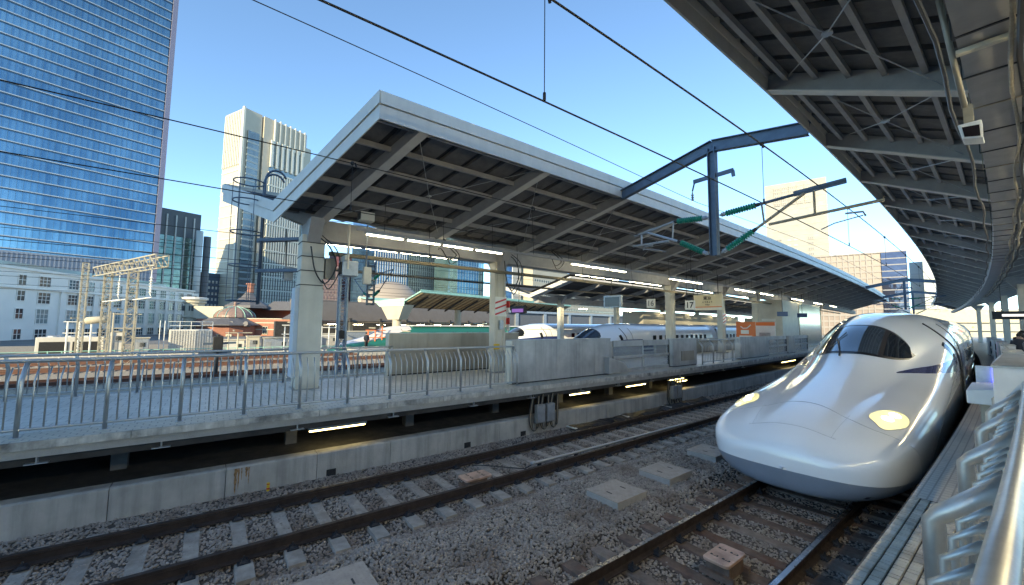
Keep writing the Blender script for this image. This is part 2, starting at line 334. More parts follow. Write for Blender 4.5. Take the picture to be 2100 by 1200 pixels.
# ballast stones
def stones(n_list):
    ph = (1+5**.5)/2
    ico = np.array([(-1, ph, 0), (1, ph, 0), (-1, -ph, 0), (1, -ph, 0), (0, -1, ph), (0, 1, ph), (0, -1, -ph), (0, 1, -ph), (ph, 0, -1), (ph, 0, 1), (-ph, 0, -1), (-ph, 0, 1)])/1.9
    fc = np.array([(0, 11, 5), (0, 5, 1), (0, 1, 7), (0, 7, 10), (0, 10, 11), (1, 5, 9), (5, 11, 4), (11, 10, 2), (10, 7, 6), (7, 1, 8), (3, 9, 4), (3, 4, 2), (3, 2, 6), (3, 6, 8), (3, 8, 9), (4, 9, 5), (2, 4, 11), (6, 2, 10), (8, 6, 7), (9, 8, 1)])
    pos = []; siz = []
    for s0, s1, d0, d1, n, r0, r1, zz in n_list:
        s = rng.uniform(s0, s1, n); d = rng.uniform(d0, d1, n); t = np.interp(s, SS, TH)
        z = rng.uniform(-.012, .012, n) + zz
        if zz == -.1: z += np.interp(d, [-6.3, -5.9, -4.4, -4.1], [-.125, 0, 0, -.14]) + .012*np.sin(s*2.1+d*3)*np.sin(d*4-s)
        pos.append(np.stack([np.interp(s, SS, FX)+d*np.cos(t), np.interp(s, SS, FY)+d*np.sin(t), z], 1)); siz.append(rng.uniform(r0, r1, n))
    pos = np.concatenate(pos); siz = np.concatenate(siz); n = len(pos)
    V = ico[None]*(1+rng.uniform(-.28, .28, (n, 12, 1))); V = V*rng.uniform(.6, 1.15, (n, 1, 3))
    q = rng.normal(size=(n, 4)); q /= np.linalg.norm(q, axis=1)[:, None]; w, x, y, z = q.T
    Rm = np.stack([1-2*(y*y+z*z), 2*(x*y-z*w), 2*(x*z+y*w), 2*(x*y+z*w), 1-2*(x*x+z*z), 2*(y*z-x*w), 2*(x*z-y*w), 2*(y*z+x*w), 1-2*(x*x+y*y)], 1).reshape(n, 3, 3)
    V = np.einsum('nij,nkj->nki', Rm, V); V[:, :, 2] *= .8; V = V*siz[:, None, None] + pos[:, None]
    F = (fc[None]+12*np.arange(n)[:, None, None]).reshape(-1, 3)
    me = bpy.data.meshes.new('ballast_stones'); me.vertices.add(n*12); me.vertices.foreach_set('co', V.reshape(-1).astype('f'))
    me.loops.add(len(F)*3); me.loops.foreach_set('vertex_index', F.reshape(-1).astype('i')); me.polygons.add(len(F))
    me.polygons.foreach_set('loop_start', np.arange(0, len(F)*3, 3, dtype='i')); me.update(calc_edges=True)
    at = me.attributes.new('tone', 'FLOAT', 'FACE'); at.data.foreach_set('value', np.repeat(np.clip(rng.normal(.45, .22, n), 0, 1), 20).astype('f'))
    me.materials.append(M['stone']); o = bpy.data.objects.new('ballast_stones', me); C.objects.link(o)
    return tag(o, 'loose grey crushed-stone ballast filling the ground around the two near tracks', 'ballast', kind='stuff')
stones([(.6, 8.2, -6.3, -3.9, 22000, .016, .030, -.1), (8.2, 17, -6.3, -3.9, 12000, .020, .032, -.1),
        (-3.2, 7, -9.55, -6.3, 21000, .016, .029, -.225), (7, 17, -9.55, -6.3, 12000, .020, .032, -.225), (17, 36, -9.5, -3.9, 9000, .028, .045, -.22),
        (3, 10.5, -3.9, -1.15, 12000, .016, .028, -.235)])

# ================================================================ TRACKS
RP = [(-.073, -.172), (.073, -.172), (.073, -.158), (.012, -.135), (.012, -.052), (.036, -.040), (.036, -.001), (-.036, -.001), (-.036, -.040), (-.012, -.052), (-.012, -.135), (-.073, -.158)]
def sleeper_mesh(m, seed):
    random.seed(seed); g = G()
    xs = [-1.3, -.95, -.5, .5, .95, 1.3]; zt = [-.175, -.172, -.205, -.205, -.172, -.175]; wt = [.105, .105, .09, .09, .105, .105]
    v = []
    for x, z, w in zip(xs, zt, wt): v += [(x, -.13, -.34), (x, .13, -.34), (x, w, z), (x, -w, z)]
    f = [(0, 1, 2, 3), (20, 23, 22, 21)]
    for i in range(5):
        for j in range(4): f.append((i*4+j, i*4+4+j, i*4+4+(j+1) % 4, i*4+(j+1) % 4))
    me = bpy.data.meshes.new('sleeper'); me.from_pydata(v, [], f); me.materials.append(m); return me
def fast_mesh():
    g = G().box(-.16, .16, -.075, .075, -.176, -.158)
    for sx in (-1, 1):
        g.hexa([(sx*.07, -.05, -.158), (sx*.15, -.05, -.158), (sx*.15, .05, -.158), (sx*.07, .05, -.158), (sx*.05, -.035, -.128), (sx*.13, -.035, -.132), (sx*.13, .035, -.132), (sx*.05, .035, -.128)])
        g.lathe((sx*.105, 0, -.14), (0, 0, 1), [(0, .026), (.022, .026), (.022, .015), (.062, .012)], 6)
    me = bpy.data.meshes.new('rail_fastening'); me.from_pydata(g.v, [], g.f); me.materials.append(M['clip']); return me
FM = fast_mesh()
def track(name, label, dc, s0, n, ms, lead, polished, s_a=-30, s_b=140):
    t = thing(name, label, 'track', P(0, dc, -.2))
    for sx in (-.75, .75):
        r = link('rail', G().sweep([(dc+sx+a, b) for a, b in RP], sub(s_a, s_b, 1)), M['rail'], t)
        if polished: link('rail_head', G().sweep([(dc+sx-.030, .0), (dc+sx+.030, .0), (dc+sx+.030, .002), (dc+sx-.030, .002)], sub(s_a, s_b, 1)), M['railtop'], r)
    sm = [sleeper_mesh(M[m], i) for i, m in enumerate(ms)]
    o0 = ORG[t.name]
    for k in range(n):
        s = s0 + .604*k; o = bpy.data.objects.new('sleeper', sm[k % len(sm)]); C.objects.link(o); o.parent = t
        o.location = Vector(P(s, dc, 0)) - o0; o.rotation_euler = (0, 0, th(s))
        if k < lead:
            for sx in (-.75, .75):
                c = bpy.data.objects.new('rail_fastening', FM); C.objects.link(c); c.parent = o; c.location = (sx, 0, 0)
    return t
track('railway_track', 'empty railway track of brown rails on pale concrete sleepers beside the concrete wall', -7.62, -1.865-.604*3, 62, ['sleeper'], 40, False)
track('railway_track', 'railway track with polished left rail on dark brown sleepers under the large white train', -2.90, 4.807-.604*5, 34, ['rusty', 'dusty', 'rusty', 'rusty'], 20, True)
for i, (dc, w) in enumerate([(-16.6, 'directly behind the far platform fence, lying in shadow'), (-21.1, 'second track beyond the far platform fence, in shadow'), (-30.4, 'weathered track just past the shadow edge beyond the far platform'),
                             (-37.6, 'sunlit rusty track in tan ballast, nearer of the two bright ones'), (-43.2, 'sunlit rusty track in tan ballast farthest from the platform')]):
    t = thing('railway_track', w, 'track', P(0, dc, -.2))
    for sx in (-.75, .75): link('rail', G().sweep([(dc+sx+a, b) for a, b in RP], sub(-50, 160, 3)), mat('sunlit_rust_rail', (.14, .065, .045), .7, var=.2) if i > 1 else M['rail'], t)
    g = G()
    for k in range(150): g.tb(-30+k*.62, -29.75+k*.62, dc-1.25, dc+1.25, -.23, -.175)
    tag(link('sleeper', g, M['sleeper'], t), kind='stuff')

# things lying between the rails
def pit(s, d, label, rz=0, sc=1, rec=0):
    t = thing('cable_pit', label, 'pit', (0, 0, 0), 'concrete cable pits between the two near tracks'); ORG[t.name] = Vector()
    b = link('base', G().box(-.36, .36, -.42, .42, -.4, .035), M['conc2'], t, bevel=.012)
    l = link('cover', G().box(-.365, .365, -.425, .425, .035, .055), M['checker'], t, bevel=.005)
    g = G()
    for i in range(15):
        for j in range(17):
            x = -.33+i*.047; y = -.39+j*.0487; a = .014 if (i+j) % 2 else -.014
            g.add([(x-a, y-.014, .0552), (x-a+.004, y-.016, .0552), (x+a, y+.014, .0552), (x+a-.004, y+.016, .0552), (x, y, .0595)], [(0, 1, 4), (1, 2, 4), (2, 3, 4), (3, 0, 4)])
    tag(link('tread_pattern', g, M['checker'], l), kind='stuff')
    for y in (-.2, .2): link('lifting_slot', G().box(-.06, .06, y-.012, y+.012, .0555, .060), M['clip'], l)
    return place(t, s, d, -.025, rz)
pit(1.35, -5.15, 'checkered cable pit cover cut by the bottom edge, nearest the camera')
pit(6.35, -5.0, 'checkered concrete cable pit in open ballast between the tracks, nearer of the close pair')
pit(8.1, -5.05, 'checkered concrete cable pit just left of the train nose, farther of the close pair')
pit(10.3, -5.15, 'checkered cable pit half hidden behind the left side of the train nose')
def balise(s, d, rz, label, w, l):
    t = thing('balise_plate', label, 'plate', (0, 0, 0)); ORG[t.name] = Vector()
    bm = G()
    pr = []
    for cx, cy in ((1, 1), (-1, 1), (-1, -1), (1, -1)):
        for k in range(5):
            a = math.atan2(cy, cx) - .785 + k*.3927; pr.append((cx*(w/2-.05)+.05*math.cos(a), cy*(l/2-.05)+.05*math.sin(a)))
    n = len(pr); bm.add([(x, y, .015) for x, y in pr]+[(x, y, .055) for x, y in pr], [tuple(range(n))[::-1], tuple(range(n, 2*n))]+[(k, (k+1) % n, n+(k+1) % n, n+k) for k in range(n)])
    pl = link('top_plate', bm, M['copper'], t, bevel=.008)
    for x in (-.09, .09):
        for y in (-.12, .12):
            link('slot', G().box(x*w/.4-.05, x*w/.4+.05, y*l/.55-.018, y*l/.55+.018, .0552, .057), M['black'], pl)
            link('spring_bolt', G().box(x*w/.4-.02, x*w/.4+.03, y*l/.55-.008, y*l/.55+.008, .057, .060), M['copper'], pl)
    link('mount', G().box(-.15, .15, -.2, .2, -.16, .015).box(-.22, .22, -.26, -.2, -.17, -.1).box(-.22, .22, .2, .26, -.17, -.1), M['rusty'], t)
    return place(t, s, d, 0, rz)
balise(5.74, -2.76, 0, 'copper coloured plate with four slots between the rails in front of the train', .34, .54)
balise(4.56, -7.13, 0, 'copper coloured plate with four slots on the empty track by the wall', .36, .62)
t = thing('guide_pipe', 'long shiny steel pipe lying between the rails of the empty track', 'pipe', P(6, -7.1, -.1))
link('pipe', G().tube([P(s, -7.1 + (s-6)*.02, -.005) for s in np.arange(6.1, 12.8, .5)], .034, 10), M['steel'], t, smooth=True)
link('pipe_collar', G().tube([P(6.06, -7.1, -.005), P(6.16, -7.1, -.005)], .042, 10), M['galv'], t, smooth=True)
for s in np.arange(6.3, 12.8, 1.2): link('pipe_bracket', G().tb(s-.03, s+.03, -7.14+(s-6)*.02, -7.06+(s-6)*.02, -.21, -.03), M['clip'], t)
single('cable', G().tube([P(6.06, -7.1, -.03), P(5.95, -7.2, -.12), P(5.8, -7.5, -.15), P(5.3, -7.85, -.1), P(5.1, -8.1, -.12)], .012), M['cable'], 'thin black cable curling from the end of the steel pipe over the rail', 'cable')
t = thing('marker_post', 'small orange and black marker stub standing at the foot of the concrete wall', 'marker', P(.55+.5, -9.45, -.2))
link('post', G().tube([P(1.12, -9.44, -.25), P(1.12, -9.44, -.07)], .028, 8), M['yellow'], t); link('band', G().tube([P(1.12, -9.44, -.10), P(1.12, -9.44, -.085)], .03, 8).tube([P(1.12, -9.44, -.19), P(1.12, -9.44, -.165)], .03, 8), M['red'], t)
for i, (s0, s1, lb) in enumerate([(9.6, 12.3, 'nearest'), (12.4, 15.2, 'second'), (15.3, 18.6, 'farthest')]):
    g = G(); a = np.linspace(s0, s1, 14); w = [(random.uniform(-.03, .03), random.uniform(0, .05)) for _ in a]
    v = []; f = []
    for k, s in enumerate(a):
        for j in range(5): v.append(P(s, -9.38+.13*j+w[k][0], -.16+w[k][1]*math.sin(j*1.2+k)+(.05 if j in (1, 2, 3) else 0)))
        for j in range(5): v.append(tuple(np.array(v[-5])-[0, 0, .02]))
    for k in range(13):
        for j in range(4): f += [(k*10+j, k*10+j+1, k*10+11+j, k*10+10+j), (k*10+5+j, k*10+15+j, k*10+16+j, k*10+6+j)]
    t = thing('rubber_mat', 'crumpled black sheet laid on the ballast by the wall, %s of three' % lb, 'mat', P(s0, -9.2, -.2), 'black sheets along the foot of the wall')
    link('sheet', g.add(v, f), M['black'], t); link('silver_tape', G().tb(s0-.05, s0+.05, -9.35, -8.95, -.14, -.115), M['signw'], t)

# cable boxes under the platform with hanging loops
def boxes(s, label, n, z=0):
    t = thing('cable_box', label, 'junction box', P(s, -9.6, 0))
    for k in range(n):
        b = link('box', G().tb(s+k*.42, s+k*.42+.34, -9.5, -9.36, .12+z, .66+z), M['panel'], t, bevel=.01); link('lid', G().tb(s+k*.42+.02, s+k*.42+.32, -9.36, -9.35, .15+z, .63+z), M['galv'], b)
    for k in range(n+1):
        for q in range(3):
            x = s-.1+k*.42+q*.03; link('cable_loop', G().tube(cr([P(x, -9.48, .95+z), P(x-.12+q*.03, -9.5, .3+z), P(x-.04, -9.46, -.05+z-.02*q), P(x+.12, -9.46, -.08+z+.02*q), P(x+.22, -9.5, .1+z), P(x+.25, -9.5, .9+z)]), .017), M['hose'] if q == 1 else M['cable'], t, smooth=True)
boxes(8.3, 'pair of grey cable boxes with hanging cable loops under the far platform edge', 2)
boxes(16.2, 'farther group of cable boxes under the platform edge left of the train', 2, -.1)

# ================================================================ CANOPIES
def canopy(name, label, s0, s1, dv, wings, beams, zv, sk, fascia_m=None, groove=True, panels=True, det=True, girder=(.28, .55)):
    """butterfly canopy: valley at dv, wings = [(outer d, outer bottom z, fascia height)], beams at station S measured at the first wing's edge"""
    d_ref = wings[0][0]
    def Q(S, d, z): return P(S + sk*(d-d_ref), d, z)
    t = thing(name, label, 'canopy', Q(s0, dv, zv))
    fm = fascia_m or M['fascia']
    for wi, (do, zo, fh) in enumerate(wings):
        sg = 1 if do > dv else -1
        def zb(d): return zv + (zo-zv)*(d-dv)/(do-dv)
        a = sub(s0, s1, 3.9)
        # roof sheet, full width
        v = []; f = []
        for x in a: v += [Q(x, do-sg*.06, zo+.50), Q(x, dv, zv+.46), Q(x, dv, zv+.42), Q(x, do-sg*.06, zo+.46)]
        for i in range(len(a)-1):
            for j in range(4): f.append((i*4+j, i*4+(j+1) % 4, i*4+4+(j+1) % 4, i*4+4+j))
        link('roof_sheet', G().add(v, f+[(0, 1, 2, 3), tuple(len(v)-4+q for q in (3, 2, 1, 0))]), M['deckgap'], t)
        if panels:
            x = s0 + .15; k = 0
            while x < min(s1, s0+62):
                w = .60
                link('roof_panel', G().hexa([Q(x, do-sg*.08, zo+.37), Q(x, dv+sg*.2, zb(dv+sg*.2)+.33), Q(x+w, dv+sg*.2, zb(dv+sg*.2)+.33), Q(x+w, do-sg*.08, zo+.37),
                                             Q(x, do-sg*.08, zo+.455), Q(x, dv+sg*.2, zb(dv+sg*.2)+.41), Q(x+w, dv+sg*.2, zb(dv+sg*.2)+.41), Q(x+w, do-sg*.08, zo+.455)]), M['deck'], t); x += .78
        # fascia in lengths: lower band, groove, upper band
        xs = list(np.arange(s0, s1, 3.9))
        for x in xs:
            e = min(x+3.9, s1)-.006
            link('fascia_panel', G().hexa([Q(x, do-sg*.03, zo), Q(x, do, zo), Q(e, do, zo), Q(e, do-sg*.03, zo), Q(x, do-sg*.03, zo+fh*.5), Q(x, do, zo+fh*.5), Q(e, do, zo+fh*.5), Q(e, do-sg*.03, zo+fh*.5)]), fm, t)
            link('coping', G().hexa([Q(x+.0, do-sg*.03, zo+fh*.53), Q(x, do+sg*.035, zo+fh*.53), Q(e, do+sg*.035, zo+fh*.53), Q(e, do-sg*.03, zo+fh*.53), Q(x, do-sg*.12, zo+fh), Q(x, do+sg*.01, zo+fh), Q(e, do+sg*.01, zo+fh), Q(e, do-sg*.12, zo+fh)]), fm, t)
        # raked end fascia
        for (h0, h1, off) in ((0, .5, 0), (.53, 1., .035)):
            link('end_fascia', G().hexa([Q(s0-off, do+sg*off, zo+fh*h0), Q(s0-off, dv, zv+fh*h0-.06), Q(s0+.035, dv, zv+fh*h0-.06), Q(s0+.035, do-sg*.035, zo+fh*h0),
                                         Q(s0-off, do+sg*off, zo+fh*h1), Q(s0-off, dv, zv+fh*h1-.06), Q(s0+.035, dv, zv+fh*h1-.06), Q(s0+.035, do-sg*.035, zo+fh*h1)]), fm, t)
        if not det: 
            for S in beams:
                link('beam', G().hexa([Q(S-.1, do-sg*.04, zo), Q(S-.1, dv, zv-.1), Q(S+.1, dv, zv-.1), Q(S+.1, do-sg*.04, zo), Q(S-.1, do-sg*.04, zo+.34), Q(S-.1, dv, zv+.3), Q(S+.1, dv, zv+.3), Q(S+.1, do-sg*.04, zo+.34)]), M['beam'], t)
            continue
        for S in beams:
            b = link('beam', G().hexa([Q(S-.045, do-sg*.04, zo+.03), Q(S-.045, dv, zv-.10), Q(S+.045, dv, zv-.10), Q(S+.045, do-sg*.04, zo+.03),
                                       Q(S-.045, do-sg*.04, zo+.36), Q(S-.045, dv, zv+.32), Q(S+.045, dv, zv+.32), Q(S+.045, do-sg*.04, zo+.36)]), M['beam'], t)
            link('flange', G().hexa([Q(S-.12, do-sg*.04, zo+.005), Q(S-.12, dv, zv-.125), Q(S+.12, dv, zv-.125), Q(S+.12, do-sg*.04, zo+.005),
                                     Q(S-.12, do-sg*.04, zo+.028), Q(S-.12, dv, zv-.102), Q(S+.12, dv, zv-.102), Q(S+.12, do-sg*.04, zo+.028)]), M['flange'], b)
        n = 5
        for k in range(n):
            d = do - sg*(.35 + k*(abs(do-dv)-.55)/n); z = zb(d)+.22
            for i in range(len(beams)+1):
                x0 = s0+.06 if i == 0 else beams[i-1]+.05; x1 = beams[i]-.05 if i < len(beams) else s1
                if x1-x0 < .2 or x0 > s0+62: continue
                link('purlin', G().hexa([Q(x0, d-.035, z), Q(x0, d+.035, z), Q(x1, d+.035, z), Q(x1, d-.035, z), Q(x0, d-.035, z+.125), Q(x0, d+.035, z+.125), Q(x1, d+.035, z+.125), Q(x1, d-.035, z+.125)]), M['beam'], t)
        for i in range(min(len(beams)-1, 9)):
            A, B = beams[i]+.12, beams[i+1]-.12; dm = (do+dv)/2; zm = zb(dm)+.10
            c = Q((A+B)/2, dm, zm)
            g = G()
            for q in (Q(A, do-sg*.4, zo+.12), Q(B, do-sg*.4, zo+.12), Q(A, dv+sg*.5, zv+.22), Q(B, dv+sg*.5, zv+.22)): g.tube([q, c], .010, 5)
            g.tube([(c[0], c[1], c[2]-.015), (c[0], c[1], c[2]+.015)], .07, 8); link('tie_rod', g, M['galv'], t)
    g0, gh = girder
    link('girder', G().sweep([(dv-g0, zv-gh+.1), (dv+g0, zv-gh+.1), (dv+g0, zv+.14), (dv-g0, zv+.14)], sub(s0+sk*(dv-d_ref)+.9, s1, 3)), M['beam'], t)
    return t
BL = [3.8+3.93*k for k in range(22)]
can_l = canopy('platform_canopy', 'long butterfly canopy with pale fascia over the far platform, near corner against the sky', 2.7, 92, -12.95, [(-8.3, 7.43, .62), (-17.0, 7.25, .6)], BL, 5.95, .30)
BR = [.95+3.87*k for k in range(26)]
can_r = canopy('platform_canopy', 'dark ribbed canopy overhead with steel beams curving away above the white train', -3.0, 118, -.18, [(-3.02, 7.72, .55), (4.8, 7.9, .55)], BR, 6.52, 0.0, girder=(.22, .35))
can_2 = canopy('platform_canopy', 'whitish canopy peak of the next platform seen behind the far columns', 23.4, 120, -26, [(-21.4, 6.55, .3), (-30.2, 6.5, .3)], [24+4*k for k in range(15)], 5.45, .02, det=False, panels=False, fascia_m=M['ftop'])
# dividing straps on our girder, cables and brackets
for k in range(22):
    s = 5.2 + k*1.15
    link('strap', G().tb(s-.015, s+.015, -.43, .07, 6.255, 6.268).tb(s-.015, s+.015, -.435, -.422, 6.268, 6.66), M['hose'] if k % 3 == 0 else M['cable'], can_r)
for k, (dx, z, m, r) in enumerate([(-.55, 6.14, 'cable', .022), (-.02, 6.15, 'hose', .02), (.06, 6.13, 'cable', .03), (.14, 6.16, 'hose', .028), (.25, 6.2, 'cable', .035)]):
    single('cable_run', G().tube([P(s, dx+.03*math.sin(s*1.3+k), z+.03*math.sin(s*2.1+k*2)) for s in np.arange(2, 60, 1.0)], r, 6), M[m],
           ['thin black cable along the left side of the canopy girder', 'beige conduit under the canopy girder', 'black cable under the middle of the canopy girder', 'beige conduit on the right of the canopy girder', 'thick black cable on the far right of the canopy girder'][k], 'cable')

# ---------------------------------------------------------------- columns
def column(s, d, ztop, label, w=.30, stripes=False, box=False, clad=False, z0=1.25):
    t = thing('platform_column', label, 'column', P(s, d, z0), None)
    g = G()
    if clad: g.tb(s-.31, s+.31, d-.3, d+.3, z0+.02, ztop)
    else: g.tb(s-w*.9, s+w*.9, d-w*.62, d+w*.62, z0, ztop)
    link('shaft', g, M['cream'], t, bevel=.02)
    if not clad:
        g = G()
        for x in (-.5, .5): g.tb(s+w*x-.02, s+w*x+.02, d+w*.62, d+w*.62+.03, z0+.3, ztop-.1)
        link('rib', g, M['cream'], t)
    link('base_plate', G().tb(s-w*1.15, s+w*1.15, d-w*.95, d+w*.95, z0, z0+.06), M['conc2'], t)
    link('haunch', G().hexa([P(s-.18, d-.2, ztop-.35), P(s-.18, d+.2, ztop-.35), P(s+.18, d+.2, ztop-.35), P(s+.18, d-.2, ztop-.35), P(s-.18, d-.75, ztop+.40), P(s-.18, d+.75, ztop+.42), P(s+.18, d+.75, ztop+.42), P(s+.18, d-.75, ztop+.40)]), M['beam'], t)
    if clad:
        for z in (4.12, 4.52, 4.92, 5.32): link('band', G().tb(s-.32, s+.32, d-.31, d+.31, z, z+.025), M['black'], t)
        link('cladding', G().tb(s-.42, s-.31, d-.28, d+.3, z0+.35, 4.05), mat('pale_blue_cladding', (.52, .58, .62), .5, var=.06), t)
        link('cladding', G().tb(s-.312, s+.318, d+.3, d+.33, z0+.12, 4.02), M['cream'], t)
    if stripes:
        z = 3.45 if stripes is True else stripes; link('stripe_plate', G().tb(s-w*.93, s+w*.93, d+w*.62+.02, d+w*.62+.033, z-.05, z+.7), M['signw'], t)
        for k in range(5):
            z = 3.45+.11*k if stripes is True else stripes+.11*k
            link('warning_stripe', G().add([P(s-w*.92, d+w*.62+.034, z-.02), P(s+w*.92, d+w*.62+.034, z+.16), P(s+w*.92, d+w*.62+.034, z+.22), P(s-w*.92, d+w*.62+.034, z+.05)], [(0, 1, 2, 3)]), M['red'] if k % 2 == 0 else M['signw'], t)
            link('warning_stripe', G().add([P(s+w*.92+.003, d-w*.62, z+.16), P(s+w*.92+.003, d+w*.62, z-.02), P(s+w*.92+.003, d+w*.62, z+.05), P(s+w*.92+.003, d-w*.62, z+.22)], [(0, 1, 2, 3)]), M['red'] if k % 2 == 0 else M['signw'], t)
    if box: link('switch_box', G().tb(s-.10, s+.05, d+w*.62+.03, d+w*.62+.15, 2.9, 3.25), M['galv'], t)
    return t
column(2.3, -12.65, 5.55, 'wide cream clad column in front of the fence at the canopy end', clad=True)
c2 = column(9.3, -12.8, 5.5, 'ribbed cream column with red and white warning stripes beside the steel partition', stripes=True, box=True)
column(22.6, -12.85, 5.5, 'plain cream column left of the square number 17 sign')
column(30.0, -12.9, 5.5, 'cream column with red and white stripes right of the station name board', stripes=3.35)
column(37.0, -12.9, 5.5, 'cream column beside the orange notice board')
column(46.5, -12.9, 5.5, 'cream column past the lift shaft, above the white train roof', stripes=3.3)
column(60.0, -12.9, 5.5, 'most distant cream column on the far platform')
for i, s in enumerate((27, 36, 46, 56)): column(s, -25.6, 5.3, 'cream column of the second canopy, %s of four behind the parked white trains' % ORD[i])
for i, (s, lb) in enumerate(((30, 'nearest of the cream columns on the near platform at the right edge'), (44, 'second cream column on the near platform past the people'), (58, 'third cream column on the near platform'), (72, 'fourth cream column on the near platform, above the train side'), (90, 'farthest cream column on the near platform'))):
    column(s, 1.2, 6.2, lb, stripes=3.3)

# ---------------------------------------------------------------- fences
def fence(label, s0, n, step, nb, dp, dr, r=.03, fm=None, inset=0, ztop=2.42, post_r=.032, end=True, thick=.024):
    fm = fm or M['steel']; t = thing('platform_fence', label, 'fence', P(s0, dp, 1.25))
    zk = ztop-.30; sg = dr-dp
    for k in range(n+1):
        s = s0+k*step
        link('post', G().tube([P(s, dp, 1.25), P(s, dp, zk), P(s, dp+sg*.12, zk+.04), P(s, dr, ztop-.02)], post_r, 10), fm, t, smooth=True)
        link('foot_plate', G().tb(s-.06, s+.06, dp-.06, dp+.06, 1.25, 1.262), M['galv'], t)
        if k < n:
            for j in range(1, nb+1):
                x = s+step*j/(nb+1)
                q = dp+sg*inset; link('baluster', G().tube([P(x, q, 1.36), P(x, q, zk+inset*.25), P(x, dp+sg*.8, ztop-.10)], post_r*.38, 8), fm, t, smooth=True)
    link('handrail', G().tube([P(s, dr, ztop) for s in np.linspace(s0-.02, s0+n*step+.02, n*2+1)], r, 12), fm, t, smooth=True)
    link('bottom_rail', G().tube([P(s, dp, 1.37) for s in np.linspace(s0, s0+n*step, n*2+1)], thick, 8), fm, t, smooth=True)
    return t
fence('steel railing with bent tops along the track edge of the far platform', -2.42-1.02*6, 16, 1.02, 6, -9.72, -9.92)
fence('steel railing on the back edge of the far platform, behind the clad column', -8.4, 12, 1.15, 6, -14.12, -13.92, ztop=2.27)
fence('short steel railing with bent tops between two door boxes of the far platform', 19.75, 4, 1.2, 6, -9.72, -9.92)
fence('thick steel handrail with slanting bars right beside the camera at the lower right', 1.6, 5, 1.5, 5, -.42, -.13, r=.043, ztop=2.40, post_r=.047, fm=mat('dull_steel', (.52, .51, .48), .40, metal=.7, var=.08, scale=14), inset=.42)

# ---------------------------------------------------------------- partitions and platform doors on the far platform
def partition(label, s0, s1, d0, d1, m, panels, top=2.58, endm=None):
    t = thing('steel_partition', label, 'partition', P(s0, d0, 1.25)); w = (s1-s0)/panels
    for k in range(panels): link('panel', G().tb(s0+k*w+.004, s0+(k+1)*w-.004, d0, d1, 1.29, top), m, t)
    link('kick_strip', G().tb(s0+.02, s1-.02, d0+.02, d1-.02, 1.25, 1.29), M['black'], t)
    link('top_cap', G().tb(s0-.01, s1+.01, d0-.01, d1+.01, top, top+.03), M['panel'], t)
    if endm: link('end_plate', G().tb(s0-.03, s0-.004, d0, d1+.01, 1.27, top), endm, t)
    return t
partition('broad blue grey steel partition at the end of the railing on the far platform', 7.75, 12.7, -10.25, -9.95, M['panel'], 5, endm=M['cream'])
partition('long brown steel partition on the back edge of the far platform', 5.3, 11.4, -14.2, -13.95, M['panel2'], 4, top=2.72, endm=M['cream'])
partition('grey door machine box with a square hatch on the far platform', 17.3, 19.55, -10.2, -9.9, M['panel'], 1, top=2.5)
partition('plain grey steel box between railing and glass doors on the far platform', 24.9, 29.7, -10.2, -9.9, M['panel'], 2, top=2.48)
partition('small far grey box between two pairs of glass doors by the train', 34.0, 35.6, -10.2, -9.9, M['panel'], 1, top=2.46)
single('sloping_foot', G().hexa([P(12.3, -9.95, 1.3), P(12.3, -9.72, 1.3), P(13.5, -9.72, 1.45), P(13.5, -9.95, 1.45), P(12.3, -9.95, 1.92), P(12.3, -9.72, 1.92), P(13.3, -9.72, 1.66), P(13.3, -9.95, 1.66)]), M['panel'], 'sloping steel foot sticking out at the right end of the blue grey partition', 'bracket', bevel=.01)
single('hatch', G().tb(18.0, 19.2, -9.895, -9.86, 1.5, 1.95), M['panel2'], 'square hatch plate low on the grey door machine box', 'hatch', bevel=.01)
def doors(label, s0, s1, d=-10.0, g=None):
    t = thing('platform_door', label, 'platform door', P(s0, d, 1.25), g); w = (s1-s0)/2
    for k in range(2):
        a, b = s0+k*w+.02, s0+(k+1)*w-.02
        link('glass', G().tb(a, b, d-.01, d+.01, 1.34, 2.30), M['glassp'], t)
        link('top_rail', G().tb(a, b, d-.03, d+.03, 2.27, 2.50), M['panel'], t); link('middle_rail', G().tb(a, b, d-.03, d+.03, 1.80, 1.90), M['panel'], t)
        link('bottom_rail', G().tb(a, b, d-.03, d+.03, 1.27, 1.40), M['panel'], t); link('edge_strip', G().tb(b-.05, b, d-.035, d+.035, 1.27, 2.5), M['black'] if k else M['panel'], t)
    return t
doors('wide glass platform door right of the blue grey partition', 12.9, 17.1)
doors('glass platform door next to the poster side of the far platform', 29.9, 33.8)
doors('last glass platform door in view, touching the train silhouette', 35.8, 39.5)
single('upper_screen_edge', G().tb(12.5, 16.3, -14.15, -13.9, 2.32, 2.40), M['ftop'], 'thin pale ledge on the back partition in front of the parked white train', 'ledge')
partition('pale back partition seen through the glass platform doors', 11.6, 21.5, -14.2, -14.0, M['panel'], 4, top=2.2)
partition('distant back partition beyond the railing of the far platform', 23, 44, -14.2, -14.0, M['panel2'], 6, top=2.2)

